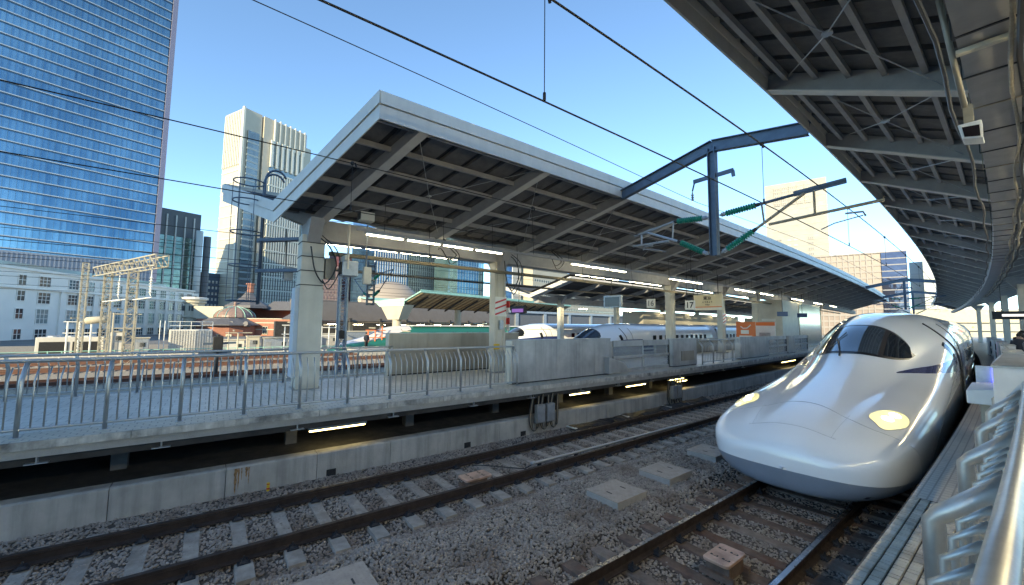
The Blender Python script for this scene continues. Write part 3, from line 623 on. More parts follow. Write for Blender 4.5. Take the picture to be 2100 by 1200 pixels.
# ---------------------------------------------------------------- lamps
def lamp(name, s0, s1, d, z, label, grp, m=None, h=.05, hang=0):
    t = thing(name, label, 'lamp', P((s0+s1)/2, d, z), grp)
    link('tube', G().tube([P(s0+.03, d, z), P(s1-.03, d, z)], .016, 8), m or M['lamp'], t, smooth=True)
    link('housing', G().tb(s0, s1, d-.05, d+.05, z+.025, z+.025+h), M['galv'], t)
    return t
k = 0
for (a, b) in ((3.4, 8.4), (11.9, 15.8), (19.6, 23.5), (28.2, 32.0), (33.0, 36), (41, 45), (49, 53), (57, 61)):
    n = max(2, int((b-a)/1.25)); w = (b-a)/n
    for i in range(n): lamp('tube_lamp', a+i*w+.05, a+(i+1)*w-.05, -11.3, 5.55, 'tube lamp %d-th along the front row under the far canopy counted from its near end' % (k+1), 'lit tube lamps under the far canopy'); k += 1
k = 0
for (a, b) in ((3.0, 8.4), (15.6, 19.5), (20.5, 24.4), (29, 33), (38, 42)):
    n = max(2, int((b-a)/1.25)); w = (b-a)/n
    for i in range(n): lamp('tube_lamp', a+i*w+.05, a+(i+1)*w-.05, -14.3, 5.7, 'tube lamp %d-th along the back row under the far canopy, behind the columns' % (k+1), 'lit tube lamps under the far canopy'); k += 1
for i, (a, b) in enumerate(((1.9, 3.2), (10.3, 11.4), (13.6, 15.0), (16.8, 18.2), (17.2, 18.2), (32.2, 35.5))):
    z = .70 if i != 4 else .62; dd = -9.9 if i != 4 else -9.75
    lamp('under_edge_lamp', a, b, dd, z, ['lit yellow tube under the far platform edge, left of the cable boxes', 'lit yellow tube under the platform edge just right of the cable boxes', 'second lit tube right of the cable boxes under the platform edge', 'upper of two lit tubes above the farther cable boxes', 'lower of two lit tubes above the farther cable boxes', 'lit tube under the platform edge next to the train nose'][i], 'warm tube lamps under the platform edge', M['lampw'])
for i in range(8):
    s = -8+i*4.2; lamp('tube_lamp', s, s+3.4, 1.9, 5.45, 'lit tube lamp over the near platform beside the camera, %s from its end' % ORD[i], 'lit tube lamps under the near canopy', M['lampn'])
for i in range(13):
    s = 26+i*5.5; lamp('tube_lamp', s, s+1.25, 2.2, 5.55, 'lit tube %s in the row over the people on the near platform' % ORD[i], 'lit tube lamps under the near canopy')
for i in range(9):
    s = 28+i*7.5; lamp('tube_lamp', s, s+1.25, -24.3, 4.55, 'lit tube %s in the row under the second canopy behind the parked trains' % ORD[i], 'lit tube lamps under the second canopy')
# lamp rail, cable trays, hangers
single('lamp_rail', G().sweep([(-11.34, 5.64), (-11.26, 5.64), (-11.26, 5.70), (-11.34, 5.70)], sub(3.2, 70, 3)), M['beam'], 'slim rail that carries the front row of tube lamps under the far canopy', 'rail')
single('lamp_rail', G().sweep([(-14.34, 5.79), (-14.26, 5.79), (-14.26, 5.85), (-14.34, 5.85)], sub(2.8, 60, 3)), M['beam'], 'slim rail that carries the back row of tube lamps under the far canopy', 'rail')
single('cable_tray', G().sweep([(-12.28, 5.00), (-12.12, 5.00), (-12.12, 5.10), (-12.28, 5.10)], sub(2.7, 70, 3)), mat('brown_tray', (.16, .13, .08), .6), 'brown cable tray running past the column heads of the far canopy', 'cable tray')
single('cable_tray', G().sweep([(-15.1, 4.9), (-14.98, 4.9), (-14.98, 4.97), (-15.1, 4.97)], sub(3, 70, 3)), M['dark'], 'thin dark cable tray behind the far canopy columns', 'cable tray')
g = G()
for k in range(26):
    s = 4+k*1.95; g.tube([P(s, -11.3, 5.7), P(s, -11.3, 6.55)], .008, 4)
    if k % 2: g.tube([P(s, -12.2, 5.1), P(s, -12.3, 6.3)], .010, 4)
tag(single('hanger_rod', g, M['cable'], 'thin hanger rods between the canopy and its lamps', 'rod'), kind='stuff')
for k, (s, z0, z1) in enumerate([(2.55, 5.2, 4.2), (9.5, 5.5, 4.4), (11.9, 5.9, 5.6), (6.6, 5.6, 5.3)]):
    single('cable_bundle', G().tube(cr([P(s-.1, -12.3, z0+.3), P(s+.15, -12.1, z0), P(s+.35, -12.15, (z0+z1)/2), P(s+.1, -12.25, z1), P(s-.2, -12.2, z1+.3), P(s-.35, -12.2, z0)]), .020).tube(cr([P(s-.1, -12.3, z0+.4), P(s+.3, -12.0, z0-.05), P(s+.45, -12.15, (z0+z1)/2-.1), P(s+.2, -12.25, z1-.15), P(s, -12.25, z1+.1)]), .016), M['cable'],
           ['tangle of black cables at the head of the clad column', 'black cables looping at the head of the striped column', 'black cable loops hanging from the canopy right of the striped column', 'small cable loop under the far canopy between the first two columns'][k], 'cable', smooth=True)

# ================================================================ OVERHEAD GANTRY, CANTILEVERS, WIRES
def ibeam(g, a, b, w=.15, h=.30):
    a, b = Vector(a), Vector(b); t = (b-a).normalized(); sd = t.cross(Vector((0, 0, 1)))
    if sd.length < .05: sd = Vector((math.cos(th(11)), math.sin(th(11)), 0))
    sd.normalize(); up = sd.cross(t)
    g.bar(a, b, .02, h); g.bar(a+up*h/2, b+up*h/2, w, .02); g.bar(a-up*h/2, b-up*h/2, w, .02); return g
def insul(t, a, b, n=12, r=.085):
    a, b = Vector(a), Vector(b); L_ = (b-a).length; ax = (b-a)/L_; pr = []
    for k in range(n):
        x = .16+(L_-.24)*k/n; w = (L_-.24)/n; pr += [(x, r*.55), (x+w*.35, r), (x+w*.6, r), (x+w*.95, r*.55)]
    link('green_insulator', G().lathe(a, ax, pr, 14), M['green'], t); link('end_cap', G().lathe(b-ax*.11, ax, [(0, .05), (.08, .05), (.14, .035)], 10), M['black'], t)
    link('end_fitting', G().lathe(a, ax, [(0, .03), (.04, .03), (.05, .062), (.075, .062), (.08, .045), (.10, .062), (.125, .062), (.13, .05), (.16, .05)], 12), M['galv'], t, smooth=False)
def gantry(s, label, zt=8.15, det=True):
    t = thing('catenary_gantry', label, 'gantry', P(s, -5.27, zt))
    g = G(); ibeam(g, P(s+.0, -8.3, 7.50), P(s, -5.25, zt), .17, .30); ibeam(g, P(s, -5.28, zt+.003), P(s, -3.0, 7.80), .172, .303); link('cross_beam', g, M['bsteel'], t)
    g = G()
    for dx in (-.09, .09): g.tb(s-.1, s+.1, -5.27+dx-.01, -5.27+dx+.01, 5.05, zt-.05)
    g.tb(s-.012, s+.012, -5.36, -5.18, 5.05, zt-.05); link('drop_post', g, M['bsteel'], t)
    g = G(); g.bar(P(s, -5.82, 7.27), P(s, -4.72, 7.30), .05, .11).bar(P(s, -4.74, 7.30), P(s, -4.72, 7.13), .05, .08).bar(P(s, -5.80, 7.22), P(s, -5.86, 7.0), .04, .03)
    link('feeder_bracket', g, M['bsteel'], t); link('small_insulator', G().lathe(P(s, -5.86, 6.72), (0, 0, 1), [(0, .02), (.03, .045), (.06, .02), (.1, .045), (.13, .02), (.17, .045), (.2, .02), (.26, .02)], 8), M['galv'], t)
    for sg, c in ((1, 'right'), (-1, 'left')):
        def D(x): return -5.27+sg*x
        A = P(s, D(.16), 6.14); B = P(s, D(1.15), 6.22); E_ = P(s, D(2.9 if sg > 0 else 2.55), 6.36 if sg > 0 else 6.0)
        insul(t, A, B); link('top_tube', G().tube([B, E_], .038, 8).bar(P(s, D(1.9), 6.30 if sg > 0 else 6.13), E_, .05, .12 if sg > 0 else .05), M['galv'] if sg < 0 else M['bsteel'], t)
        A2 = P(s, D(.18), 5.10); B2 = P(s, D(1.05), 5.60); insul(t, A2, B2)
        link('diagonal_tube', G().tube([B2, P(s, D(2.12), 6.27 if sg > 0 else 6.06)], .038, 8), M['hose'] if sg > 0 else M['galv'], t)
        link('lower_tube', G().tube([P(s, D(1.35), 5.66), P(s, D(3.5 if sg > 0 else 2.6), 5.78 if sg > 0 else 5.68)], .036, 8).tube([P(s, D(1.2), 6.2), P(s, D(1.24), 5.72)], .024, 6).tube([P(s, D(2.3), 6.3 if sg > 0 else 6.02), P(s, D(2.3), 5.7)], .028, 6), M['hose'] if sg > 0 else M['galv'], t)
        x = 3.15 if sg > 0 else 2.2
        link('steady_arm', G().tube([P(s, D(x-.3), 5.62), P(s, D(x), 5.60), P(s, D(x+.04), 5.50)], .022, 6).tube([P(s, D(x), 5.52), P(s, D(x-.5), 5.44), P(s, D(x-.75), 5.34)], .013, 6), M['galv'], t)
    return t
gantry(11.2, 'blue grey catenary gantry with four green insulators between the two canopies')
gantry(58, 'distant catenary gantry above the roof of the white train')
gantry(78, 'farthest catenary gantry above the train roof, seen through the nearer one')
def wire(pts, r, label, cat='wire', m='wire'):
    return single('overhead_wire', G().tube(pts, r, 6), M[m], label, cat)
aa = np.arange(-14, 110, 1.5)
wire([P(s, -2.88, 6.38 + .05*math.cos(s*.14)) for s in aa], .013, 'upper catenary wire over the train track, crossing the top centre of the sky')
wire([P(s, -2.88, 5.30) for s in aa], .009, 'contact wire over the train track with a copper sheen')
wire([P(s, -5.86, 6.72 + .5*min(1, abs(s-11.2)/12) if s < 11.2 else 6.72+.3*min(1, (s-11.2)/12)) for s in aa], .007, 'thin feeder wire held by the small insulator of the gantry')
wire([P(s, -7.62, 6.00 + .05*math.cos(s*.14)) for s in aa], .009, 'upper catenary wire over the empty track, crossing the glass tower')
wire([P(s, -7.62, 5.15) for s in aa], .008, 'contact wire over the empty track passing in front of the clad column')
def dropper(s, d, z0, z1, label):
    t = thing('dropper', label, 'dropper', P(s, d, z0), 'dropper wires between catenary and contact wire')
    link('rod', G().tube([P(s, d, z0), P(s, d, z1)], .005, 5), M['wire'], t)
    link('clamp', G().lathe(P(s-.04, d, z1), (math.sin(-th(s)), math.cos(th(s)), 0), [(0, .012), (.02, .035), (.05, .035), (.07, .012)], 8).tube([P(s+.05, d, z1+.02), P(s+.07, d, z1-.05)], .018, 6), M['clip'], t)
    link('ear', G().tube([P(s, d, z0), P(s, d, z0+.08)], .016, 6), M['clip'], t)
for k, s in enumerate((2.55, 7.9, 13.8, 19.2, 24.6, 30)): dropper(s, -2.88, 5.31, 6.38+.05*math.cos(s*.14), ['single dropper against the open sky at the top centre', 'dropper hanging in front of the pale tower, left of the gantry arm', 'dropper right of the gantry arm end', 'small dropper above the second grey building', 'small dropper nearer the far gantry', 'last dropper before the far gantry'][k])
for k, s in enumerate((2.0, 6.5, 14.5)): dropper(s, -7.62, 5.16, 6.0+.05*math.cos(s*.14), ['dropper in front of the first canopy beam', 'dropper in front of the canopy underside left of the gantry', 'dropper past the gantry in front of the far canopy'][k])

# mid-distance wires across the yard on the left
for k, (d, z, r) in enumerate([(-16.6, 5.2, .010), (-16.6, 6.1, .010), (-21.1, 5.2, .010), (-21.1, 6.2, .010), (-30.4, 5.2, .012), (-30.4, 6.3, .012), (-37.6, 5.2, .014), (-37.6, 6.4, .014), (-43.2, 5.2, .016), (-43.2, 6.4, .016)]):
    wire([P(s, d, z) for s in np.arange(-50, 110, 4)], r, '%s wire over the %s yard track, left half of the photo' % ('lower contact' if k % 2 == 0 else 'upper catenary', ORD[k//2]))

# ================================================================ LADDER WITH SAFETY CAGE at the canopy end
t = thing('cage_ladder', 'blue grey ladder with round safety cage hanging beside the clad column', 'ladder', P(1.1, -14.3, 3.6))
ls, ld = 1.15, -14.3
for dx in (-.2, .2):
    link('stile', G().tube([P(ls, ld+dx, 3.62)]+[P(ls+.3-.3*math.cos(a), ld+dx, 7.4+.35*math.sin(a)) for a in np.linspace(0, 2.7, 10)], .032, 8), M['bsteel'], t, smooth=True)
for k in range(12): link('rung', G().tube([P(ls, ld-.2, 3.75+k*.32), P(ls, ld+.2, 3.75+k*.32)], .018, 6), M['bsteel'], t)
for z in (3.7, 4.75, 5.75, 6.7, 7.3):
    link('hoop', G().tube([P(ls-.42+.42*math.cos(a), ld+.40*math.sin(a), z) for a in np.linspace(-2.9, 2.9, 20)+math.pi], .020, 6), M['bsteel'], t, smooth=True)
for a in np.linspace(-1.9, 1.9, 5)+math.pi: link('cage_bar', G().tube([P(ls-.42+.42*math.cos(a), ld+.40*math.sin(a), 3.7), P(ls-.42+.42*math.cos(a), ld+.40*math.sin(a), 7.3)], .010, 5), M['bsteel'], t)
for z in (4.62, 5.55): link('wall_arm', G().bar(P(ls-.1, ld+.1, z), P(2.3, -12.95, z), .10, .09).bar(P(ls-.1, ld-.2, z), P(2.3, -13.2, z), .06, .07), M['bsteel'], t)

# ================================================================ LATTICE MASTS
def lattice(t, c, w, z0, z1, m, n=None, r=.035, dr=.014):
    x, y = c; n = n or int((z1-z0)/w); cs = [(x-w/2, y-w/2), (x+w/2, y-w/2), (x+w/2, y+w/2), (x-w/2, y+w/2)]
    for a in cs: link('leg', G().box(a[0]-r, a[0]+r, a[1]-r, a[1]+r, z0, z1), m, t)
    g = G(); h = (z1-z0)/n
    for k in range(n):
        for j in range(4):
            a, b = cs[j], cs[(j+1) % 4]
            if (k+j) % 2: a, b = b, a
            g.tube([(a[0], a[1], z0+k*h), (b[0], b[1], z0+(k+1)*h)], dr, 4)
            g.tube([(a[0], a[1], z0+(k+1)*h), (b[0], b[1], z0+(k+1)*h)], dr, 4)
    tag(link('lacing', g, m, t), kind='stuff')
pt = P(4.9, -18.6, 0)
t = thing('lattice_mast', 'slim blue grey lattice mast behind the striped railing, right of the clad column', 'mast', pt)
lattice(t, pt[:2], .30, -.3, 5.9, mat('light_blue_steel', (.30, .38, .46), .5, metal=.3), 22)
link('signal_box', G().tb(4.75, 4.95, -18.40, -18.28, 2.4, 2.75), M['black'], t)
pt = P(6.1, -18.6, 0)
t = thing('hanging_post', 'dark blue perforated drop post with green insulators behind the clad column', 'drop post', pt)
g = G()
for k in range(9): g.tb(5.98, 6.36, -18.64, -18.56, 3.9+k*.22, 3.98+k*.22)
for x in (5.98, 6.30): g.tb(x, x+.06, -18.66, -18.54, 3.9, 5.9)
link('post', g, M['bsteel'], t)
for sg, sx in ((1, 1), (-1, -1)):
    for z in (5.05, 4.3):
        a = P(6.2, -18.6+sg*.25, z); b = P(6.2, -18.6+sg*1.05, z+.22); insul(t, a, b, 8, .07); link('arm', G().tube([b, P(6.2, -18.6+sg*2.6, 5.3)], .022, 6), M['bsteel'], t)
tr = mat('cream_steel', (.36, .33, .26), .6, var=.1)
def mast(x, y, w, z1, label, m=tr, z0=-1.2, extra=None):
    t = thing('lattice_mast', label, 'mast', (x, y, z0), 'lattice masts in the sunlit yard'); lattice(t, (x, y), w, z0, z1, m, r=.036, dr=.018); return t
mast(-38.9, -4.6, .5, 6.6, 'tall lattice mast under the truss beam, nearest to the dark glass tower')
mast(-46.5, -7.0, .45, 7.6, 'lattice mast at the far left end of the truss beam')
mast(-54.0, -9.7, .4, 8.4, 'thin lattice mast left of the truss beam in front of the white facade')
t = thing('truss_beam', 'rusty cream truss beam resting on two lattice masts', 'truss', (-40, -4, 7))
a0, a1 = Vector((-36.0, -2.9, 7.1)), Vector((-49.0, -8.0, 7.1)); dv = (a1-a0).normalized(); nv = Vector((-dv.y, dv.x, 0))
g = G(); n = 13
for dx in (-.35, .35):
    for dz in (0, .75): link('chord', G().bar(a0+nv*dx+Vector((0, 0, dz-.3)), a1+nv*dx+Vector((0, 0, dz-.3)), .09, .09), tr, t)
for k in range(n+1):
    p = a0+(a1-a0)*k/n; q = a0+(a1-a0)*min(n, k+1)/n
    for dx in (-.35, .35):
        g.bar(p+nv*dx+Vector((0, 0, -.3)), p+nv*dx+Vector((0, 0, .45)), .05, .05); g.bar(p+nv*dx+Vector((0, 0, -.3)), q+nv*dx+Vector((0, 0, .45)), .05, .05)
    g.bar(p-nv*.35+Vector((0, 0, .45)), p+nv*.35+Vector((0, 0, .45)), .05, .05)
tag(link('lacing', g, tr, t), kind='stuff')
for k, f_ in enumerate((.12, .45, .6)):
    p = a0+(a1-a0)*f_
    link('hanging_insulator', G().lathe((p.x, p.y, 4.9), (0, 0, 1), [(0, .03)]+sum([[(.1+.2*j, .05), (.15+.2*j, .13), (.2+.2*j, .05)] for j in range(6)], [])+[(1.4, .03), (2.1, .03)], 8), M['signw'], t)
    link('hook_arm', G().tube([(p.x, p.y, 4.9), (p.x+.2, p.y+.1, 4.7), (p.x-.3, p.y-.9, 4.5)], .04, 5), M['signw'], t)

# ================================================================ SIGNS AND SMALL FITTINGS ON THE FAR PLATFORM
def text(t, body, s, d, z, size, m, name='lettering', yaw=0):
    c = bpy.data.curves.new(name, 'FONT'); c.body = body; c.size = size; c.offset = size*.02; c.extrude = .002; c.align_x = 'CENTER'; c.align_y = 'CENTER'
    q = bpy.data.objects.new('text_source', c); C.objects.link(q); bpy.context.view_layer.update()
    me = bpy.data.meshes.new_from_object(q.evaluated_get(bpy.context.evaluated_depsgraph_get())); bpy.data.objects.remove(q); me.name = name
    o = bpy.data.objects.new(name, me); C.objects.link(o); me.materials.clear(); me.materials.append(m)
    o.rotation_euler = (math.pi/2, 0, th(s)+yaw); o.location = Vector(P(s, d, z)) - ORG[t.name]; o.parent = t; return o
# the signs hang across the platform and face along it towards the camera
def sign(s, d, z0, z1, w, label, cat='sign', m=None):
    t = thing('hanging_sign', label, cat, P(s, d, z0))
    link('board', G().tb(s-.06, s+.06, d-w/2, d+w/2, z0, z1), m or M['signw'], t, bevel=.01)
    g = G()
    for x in (-.35, .35): g.tube([P(s, d+x*w, z1), P(s, d+x*w, 6.0)], .016, 5)
    link('hanger', g, M['cable'], t); return t
t = sign(22.4, -11.55, 4.03, 4.55, .55, 'square white hanging sign with a bold black 17'); text(t, '17', 22.33, -11.55, 4.28, .46, M['ink'])
t = sign(22.6, -14.1, 4.2, 4.75, .55, 'square white hanging sign with a grey 16'); text(t, '16', 22.53, -14.1, 4.47, .46, mat('grey_ink', (.2, .2, .2), .5))
t = thing('station_name_board', 'cream station name board with an orange line, right of the number 17', 'sign', P(24, -11.4, 3.85))
link('board', G().tb(24.0, 24.16, -12.1, -10.45, 4.05, 4.95), M['signc'], t); link('line', G().tb(23.985, 24.0, -12.08, -10.47, 4.22, 4.26), M['orange'], t); link('lower_strip', G().tb(23.99, 24.0, -12.08, -10.47, 4.06, 4.2), M['signw'], t)
text(t, '東京', 23.98, -11.27, 4.74, .24, M['ink']); text(t, 'とうきょう', 23.98, -11.27, 4.52, .12, M['ink']); text(t, 'Tokyo', 23.98, -11.27, 4.37, .10, M['ink'])
link('hanger', G().tube([P(24.1, -11.9, 4.95), P(24.1, -11.9, 6.1)], .02, 5).tube([P(24.1, -10.7, 4.95), P(24.1, -10.7, 6.1)], .02, 5), M['cable'], t)
t = thing('notice_board', 'orange notice board with a white swoosh mark and small panels', 'sign', P(30.6, -11.6, 2.4))
link('board', G().tb(30.6, 30.7, -12.15, -10.95, 2.1, 3.45), M['orange'], t); link('panel', G().tb(30.585, 30.6, -11.85, -11.35, 2.62, 2.88), M['signw'], t); link('panel', G().tb(30.585, 30.6, -11.95, -11.15, 2.2, 2.5), M['signw'], t)
link('swoosh', G().tube([P(30.58, -11.85, 3.12), P(30.58, -11.7, 3.0), P(30.58, -11.45, 3.02), P(30.58, -11.2, 3.25), P(30.58, -11.35, 3.1)], .035, 6), M['signw'], t)
t = thing('notice_board', 'grey and white notice board beside the orange one', 'sign', P(32, -11.6, 2.4))
link('board', G().tb(32.5, 32.6, -11.5, -10.3, 2.1, 3.45), M['whitepl'], t); link('top_band', G().tb(32.49, 32.5, -11.5, -10.3, 3.2, 3.45), M['orange'], t); link('print', G().tb(32.49, 32.5, -11.3, -10.6, 2.4, 2.7), M['galv'], t)
t = thing('lift_shaft', 'cream lift shaft with steel doors on the far platform behind the train nose', 'lift', P(41, -12.4, 1.25))
link('wall', G().tb(38.5, 52, -13.3, -11.4, 1.25, 5.35), M['cream'], t); link('door', G().tb(38.46, 38.5, -12.9, -11.9, 1.25, 3.3), M['steel'], t); link('glazed_side', G().tb(43.5, 51.8, -11.4, -11.35, 1.4, 5.2), mat('reflective_cladding', (.45, .46, .40), .18, metal=.6), t); link('sign_plate', G().tb(38.45, 38.5, -12.9, -11.9, 3.6, 3.8), M['signw'], t)
for i, (s, d, lb) in enumerate(((36.2, -10.8, 'left small blue hanging sign in front of the lift shaft'), (41, -10.6, 'right small blue hanging sign in front of the lift shaft'))):
    t = thing('hanging_sign', lb, 'sign', P(s, d, 4)); link('board', G().tb(s, s+.08, d-.35, d+.35, 3.95, 4.3), mat('sign_blue', (.06, .12, .25), .5), t); link('hanger', G().tube([P(s+.04, d, 4.3), P(s+.04, d, 5.9)], .02, 5), M['cable'], t)
t = thing('monitor', 'dark monitor with a grey frame hanging under the canopy, left of the square 16 sign', 'monitor', P(17.5, -14.5, 4)); link('frame', G().tb(19.5, 19.7, -15.4, -14.2, 4.15, 4.85), M['galv'], t); link('screen', G().tb(19.48, 19.5, -15.3, -14.3, 4.2, 4.75), mat('blue_black_glass', (.03, .05, .09), .15), t); link('hanger', G().tube([P(19.6, -14.9, 4.85), P(19.6, -14.9, 6.2)], .02, 5), M['cable'], t)
t = thing('departure_board', 'purple lit departure board hanging behind the striped column', 'board', P(14, -18, 4)); link('housing', G().tb(15.0, 15.2, -18.8, -17.6, 3.75, 4.15), M['black'], t); link('display', G().tb(14.98, 15.0, -18.7, -17.7, 3.8, 4.0), M['screen'], t); link('hanger', G().tube([P(15.1, -18.2, 4.15), P(15.1, -18.2, 5.9)], .02, 5), M['cable'], t)
t = thing('crew_monitor', 'boxy grey monitor with dark red screen and hood hanging right of the clad column', 'monitor', P(3.1, -12, 4.4))
link('case', G().tb(3.0, 3.45, -12.25, -11.85, 4.42, 4.85), M['galv'], t, bevel=.02); link('screen', G().tb(2.985, 3.0, -12.22, -11.88, 4.46, 4.81), M['mon'], t); link('bracket', G().tb(3.05, 3.1, -12.3, -11.8, 4.86, 5.0).tube([P(3.2, -12.05, 4.95), P(3.2, -12.05, 5.95)], .035, 8), M['cream'], t); link('hood', G().tb(3.12, 3.17, -11.84, -11.82, 4.6, 5.05), M['cream'], t)
t = thing('junction_box', 'cream electric box on a thin conduit between the clad column and the dark drop post', 'box', P(3.7, -11.9, 4.3))
link('box', G().tb(3.62, 3.85, -12.0, -11.85, 4.22, 4.72), M['cream'], t, bevel=.01); link('conduit', G().tube([P(3.7, -11.92, 4.72), P(3.7, -11.92, 5.95), P(3.75, -11.9, 6.05)], .022, 8), M['galv'], t, smooth=True)
t = thing('loudspeaker', 'cream loudspeaker box fixed at the first beam of the far canopy', 'loudspeaker', P(3.5, -11.4, 5.9)); link('case', G().tb(3.3, 3.7, -11.6, -11.3, 5.95, 6.2), M['cream'], t, bevel=.02); link('grille', G().tb(3.28, 3.3, -11.58, -11.32, 5.98, 6.17), M['black'], t)
t = thing('crew_monitor', 'small monitor box hanging left of the clad column beneath the dark arm', 'monitor', P(1.6, -13.9, 4.2)); link('case', G().tb(1.75, 2.0, -13.9, -13.6, 4.35, 4.75), M['galv'], t); link('screen', G().tb(1.735, 1.75, -13.87, -13.63, 4.39, 4.71), M['mon'], t); link('conduit', G().tube([P(1.8, -13.7, 4.75), P(1.75, -13.7, 5.9)], .02, 6), M['cable'], t)
t = thing('dark_box', 'dark cabinet fixed to the right side of the clad column head', 'box', P(2.8, -12.5, 4.8)); link('case', G().tb(2.66, 2.95, -12.7, -12.4, 4.35, 4.95), M['panel2'], t, bevel=.01)
for i, (z0, z1, m) in enumerate(((3.75, 4.0, 'red'), (3.55, 3.74, 'signw'), (3.1, 3.35, 'red'), (2.85, 3.09, 'signw'))):
    link('notice_plate', G().tb(9.6, 9.63, -12.62, -12.42, z0, z1), M[m], c2)
link('yellow_tag', G().tb(8.95, 9.2, -12.56, -12.5, 2.15, 2.35), M['yellow'], c2)
# camera device and bracket under the near canopy
t = thing('ceiling_camera', 'white boxed camera with dark window hanging from the girder overhead', 'camera', P(7.2, -.5, 5.6))
link('pipe', G().tube([P(6.3, -.52, 7.0), P(6.9, -.45, 6.2), P(7.0, -.40, 5.70)], .028, 8), M['panel2'], t, smooth=True)
link('case', G().hexa([P(6.95, -.44, 5.32), P(6.95, -.28, 5.28), P(7.22, -.28, 5.28), P(7.22, -.44, 5.32), P(6.95, -.47, 5.50), P(6.95, -.28, 5.50), P(7.22, -.28, 5.50), P(7.22, -.47, 5.50)]), M['whitepl'], t, bevel=.015)
link('window', G().add([P(6.94, -.42, 5.335), P(6.94, -.30, 5.305), P(6.94, -.30, 5.44), P(6.94, -.435, 5.455)], [(0, 1, 2, 3)]).add([P(6.97, -.275, 5.30), P(7.2, -.275, 5.30), P(7.2, -.275, 5.44), P(6.97, -.275, 5.44)], [(0, 1, 2, 3)]), M['mon'], t); link('bracket', G().tb(6.98, 7.06, -.42, -.34, 5.50, 5.72), M['hose'], t)
t = thing('channel_bracket', 'black steel channel bracket under the roof at the top right', 'bracket', P(5.4, -.7, 7.2))
link('channel', G().bar(P(5.6, -1.05, 6.95), P(5.9, .1, 7.1), .06, .06).bar(P(5.45, -1.15, 7.05), P(5.5, -.2, 7.2), .04, .05), M['black'], t); link('turnbuckle', G().tube([P(5.2, -.85, 7.3), P(5.6, -.55, 7.0), P(6.5, -.1, 6.5)], .010, 6), M['galv'], t)
t = thing('conduit_bundle', 'bundle of beige conduits bending under a cream clamp bar at the top right', 'conduit', P(5.5, -.2, 6.9))
for q in range(4): link('conduit', G().tube([P(4.0+q*.05, .05+q*.05, 7.4), P(5.0, -.02+q*.05, 7.0), P(6.0, -.10+q*.045, 6.5), P(6.6, -.22+q*.045, 6.33)], .022, 8), M['hose'], t, smooth=True)
link('clamp_bar', G().tb(6.62, 6.70, -.42, .04, 6.20, 6.25), M['cream'], t)
t = thing('cable_mast', 'pale green white post crossing the top right corner', 'post', P(4.5, .5, 6.3)); link('post', G().bar(P(4.1, .28, 7.3), P(5.6, .25, 5.9), .06, .07), M['whitepl'], t); link('elbow', G().tb(5.4, 5.6, .1, .24, 5.86, 5.92), M['whitepl'], t)

# ================================================================ TRAINS (long duck-bill nose, sections along the track frame)
def pchip(xs, ys):
    xs = np.array(xs, float); ys = np.array(ys, float); h = np.diff(xs); dl = np.diff(ys)/h; m = np.zeros(len(xs)); m[0] = dl[0]; m[-1] = dl[-1]
    for i in range(1, len(xs)-1):
        if dl[i-1]*dl[i] > 0: w1 = 2*h[i]+h[i-1]; w2 = h[i]+2*h[i-1]; m[i] = (w1+w2)/(w1/dl[i-1]+w2/dl[i])
    def f(x):
        i = int(min(max(np.searchsorted(xs, x)-1, 0), len(xs)-2)); t = (x-xs[i])/h[i]; t = min(max(t, 0), 1)
        return (2*t**3-3*t**2+1)*ys[i]+(t**3-2*t**2+t)*h[i]*m[i]+(-2*t**3+3*t**2)*ys[i+1]+(t**3-t**2)*h[i]*m[i+1]
    return f
fw = pchip([0, .03, .15, .4, .8, 1.5, 2.6, 4, 30], [.004, .55, 1.02, 1.33, 1.50, 1.61, 1.66, 1.68, 1.68])
fzs = pchip([0, .03, .1, .3, .7, 1.3, 2.2, 3.5, 5, 7, 9, 10.8, 30], [.63, .90, 1.03, 1.17, 1.34, 1.50, 1.66, 1.82, 2.03, 2.5, 3.08, 3.5, 3.52])
fzc = pchip([0, .03, .1, .3, .7, 1.3, 2.2, 3.2, 4.1, 4.9, 6.3, 7.3, 8.6, 10.8, 30], [.635, .92, 1.06, 1.22, 1.40, 1.58, 1.78, 2.01, 2.24, 2.53, 3.14, 3.40, 3.57, 3.64, 3.64])
fzm = pchip([0, .5, 3, 6, 10, 30], [.62, .88, .98, 1.2, 1.55, 1.6])
fzb = pchip([0, .02, .10, .4, 1.2, 3, 30], [.60, .32, .24, .18, .16, .15, .15])
fhw = pchip([0, 1.3, 3, 4.5, 6, 8, 10.8, 30], [.62, .68, .80, .98, 1.16, 1.38, 1.6, 1.6])
fp = pchip([0, 1, 2, 5, 10, 30], [2.2, 2.7, 3.0, 3.2, 3.6, 3.7])
def sec(t, ph):
    """point of the section at distance t behind the nose tip; ph 0 top centre .. pi bottom, sign gives the side"""
    w, p = fw(t), fp(t); a = abs(ph); s_, c_ = math.sin(a), math.cos(a)
    x = w*max(0, s_)**(2/p); zm = fzm(t)
    if a <= math.pi/2:
        z = zm+(fzs(t)-zm)*max(0, c_)**(2/p); u = min(1, x/fhw(t)); z += (fzc(t)-fzs(t))*(1-u**2.5)**1.8
    else:
        pl = p+.9; x = w*max(0, s_)**(2/pl)*(1-.06*(-c_)); z = zm-(zm-fzb(t))*max(0, -c_)**(2/pl)
    return (x if ph >= 0 else -x), z
def phx(t, x):
    w, p = fw(t), fp(t); r = math.asin(min(1, (min(abs(x), w*.9999)/w)**(p/2))); return r if x >= 0 else -r
def phz(t, z):   # angle where the side reaches height z
    lo, hi = 0, math.pi
    for _ in range(30):
        m_ = (lo+hi)/2
        if sec(t, m_)[1] > z: lo = m_
        else: hi = m_
    return lo
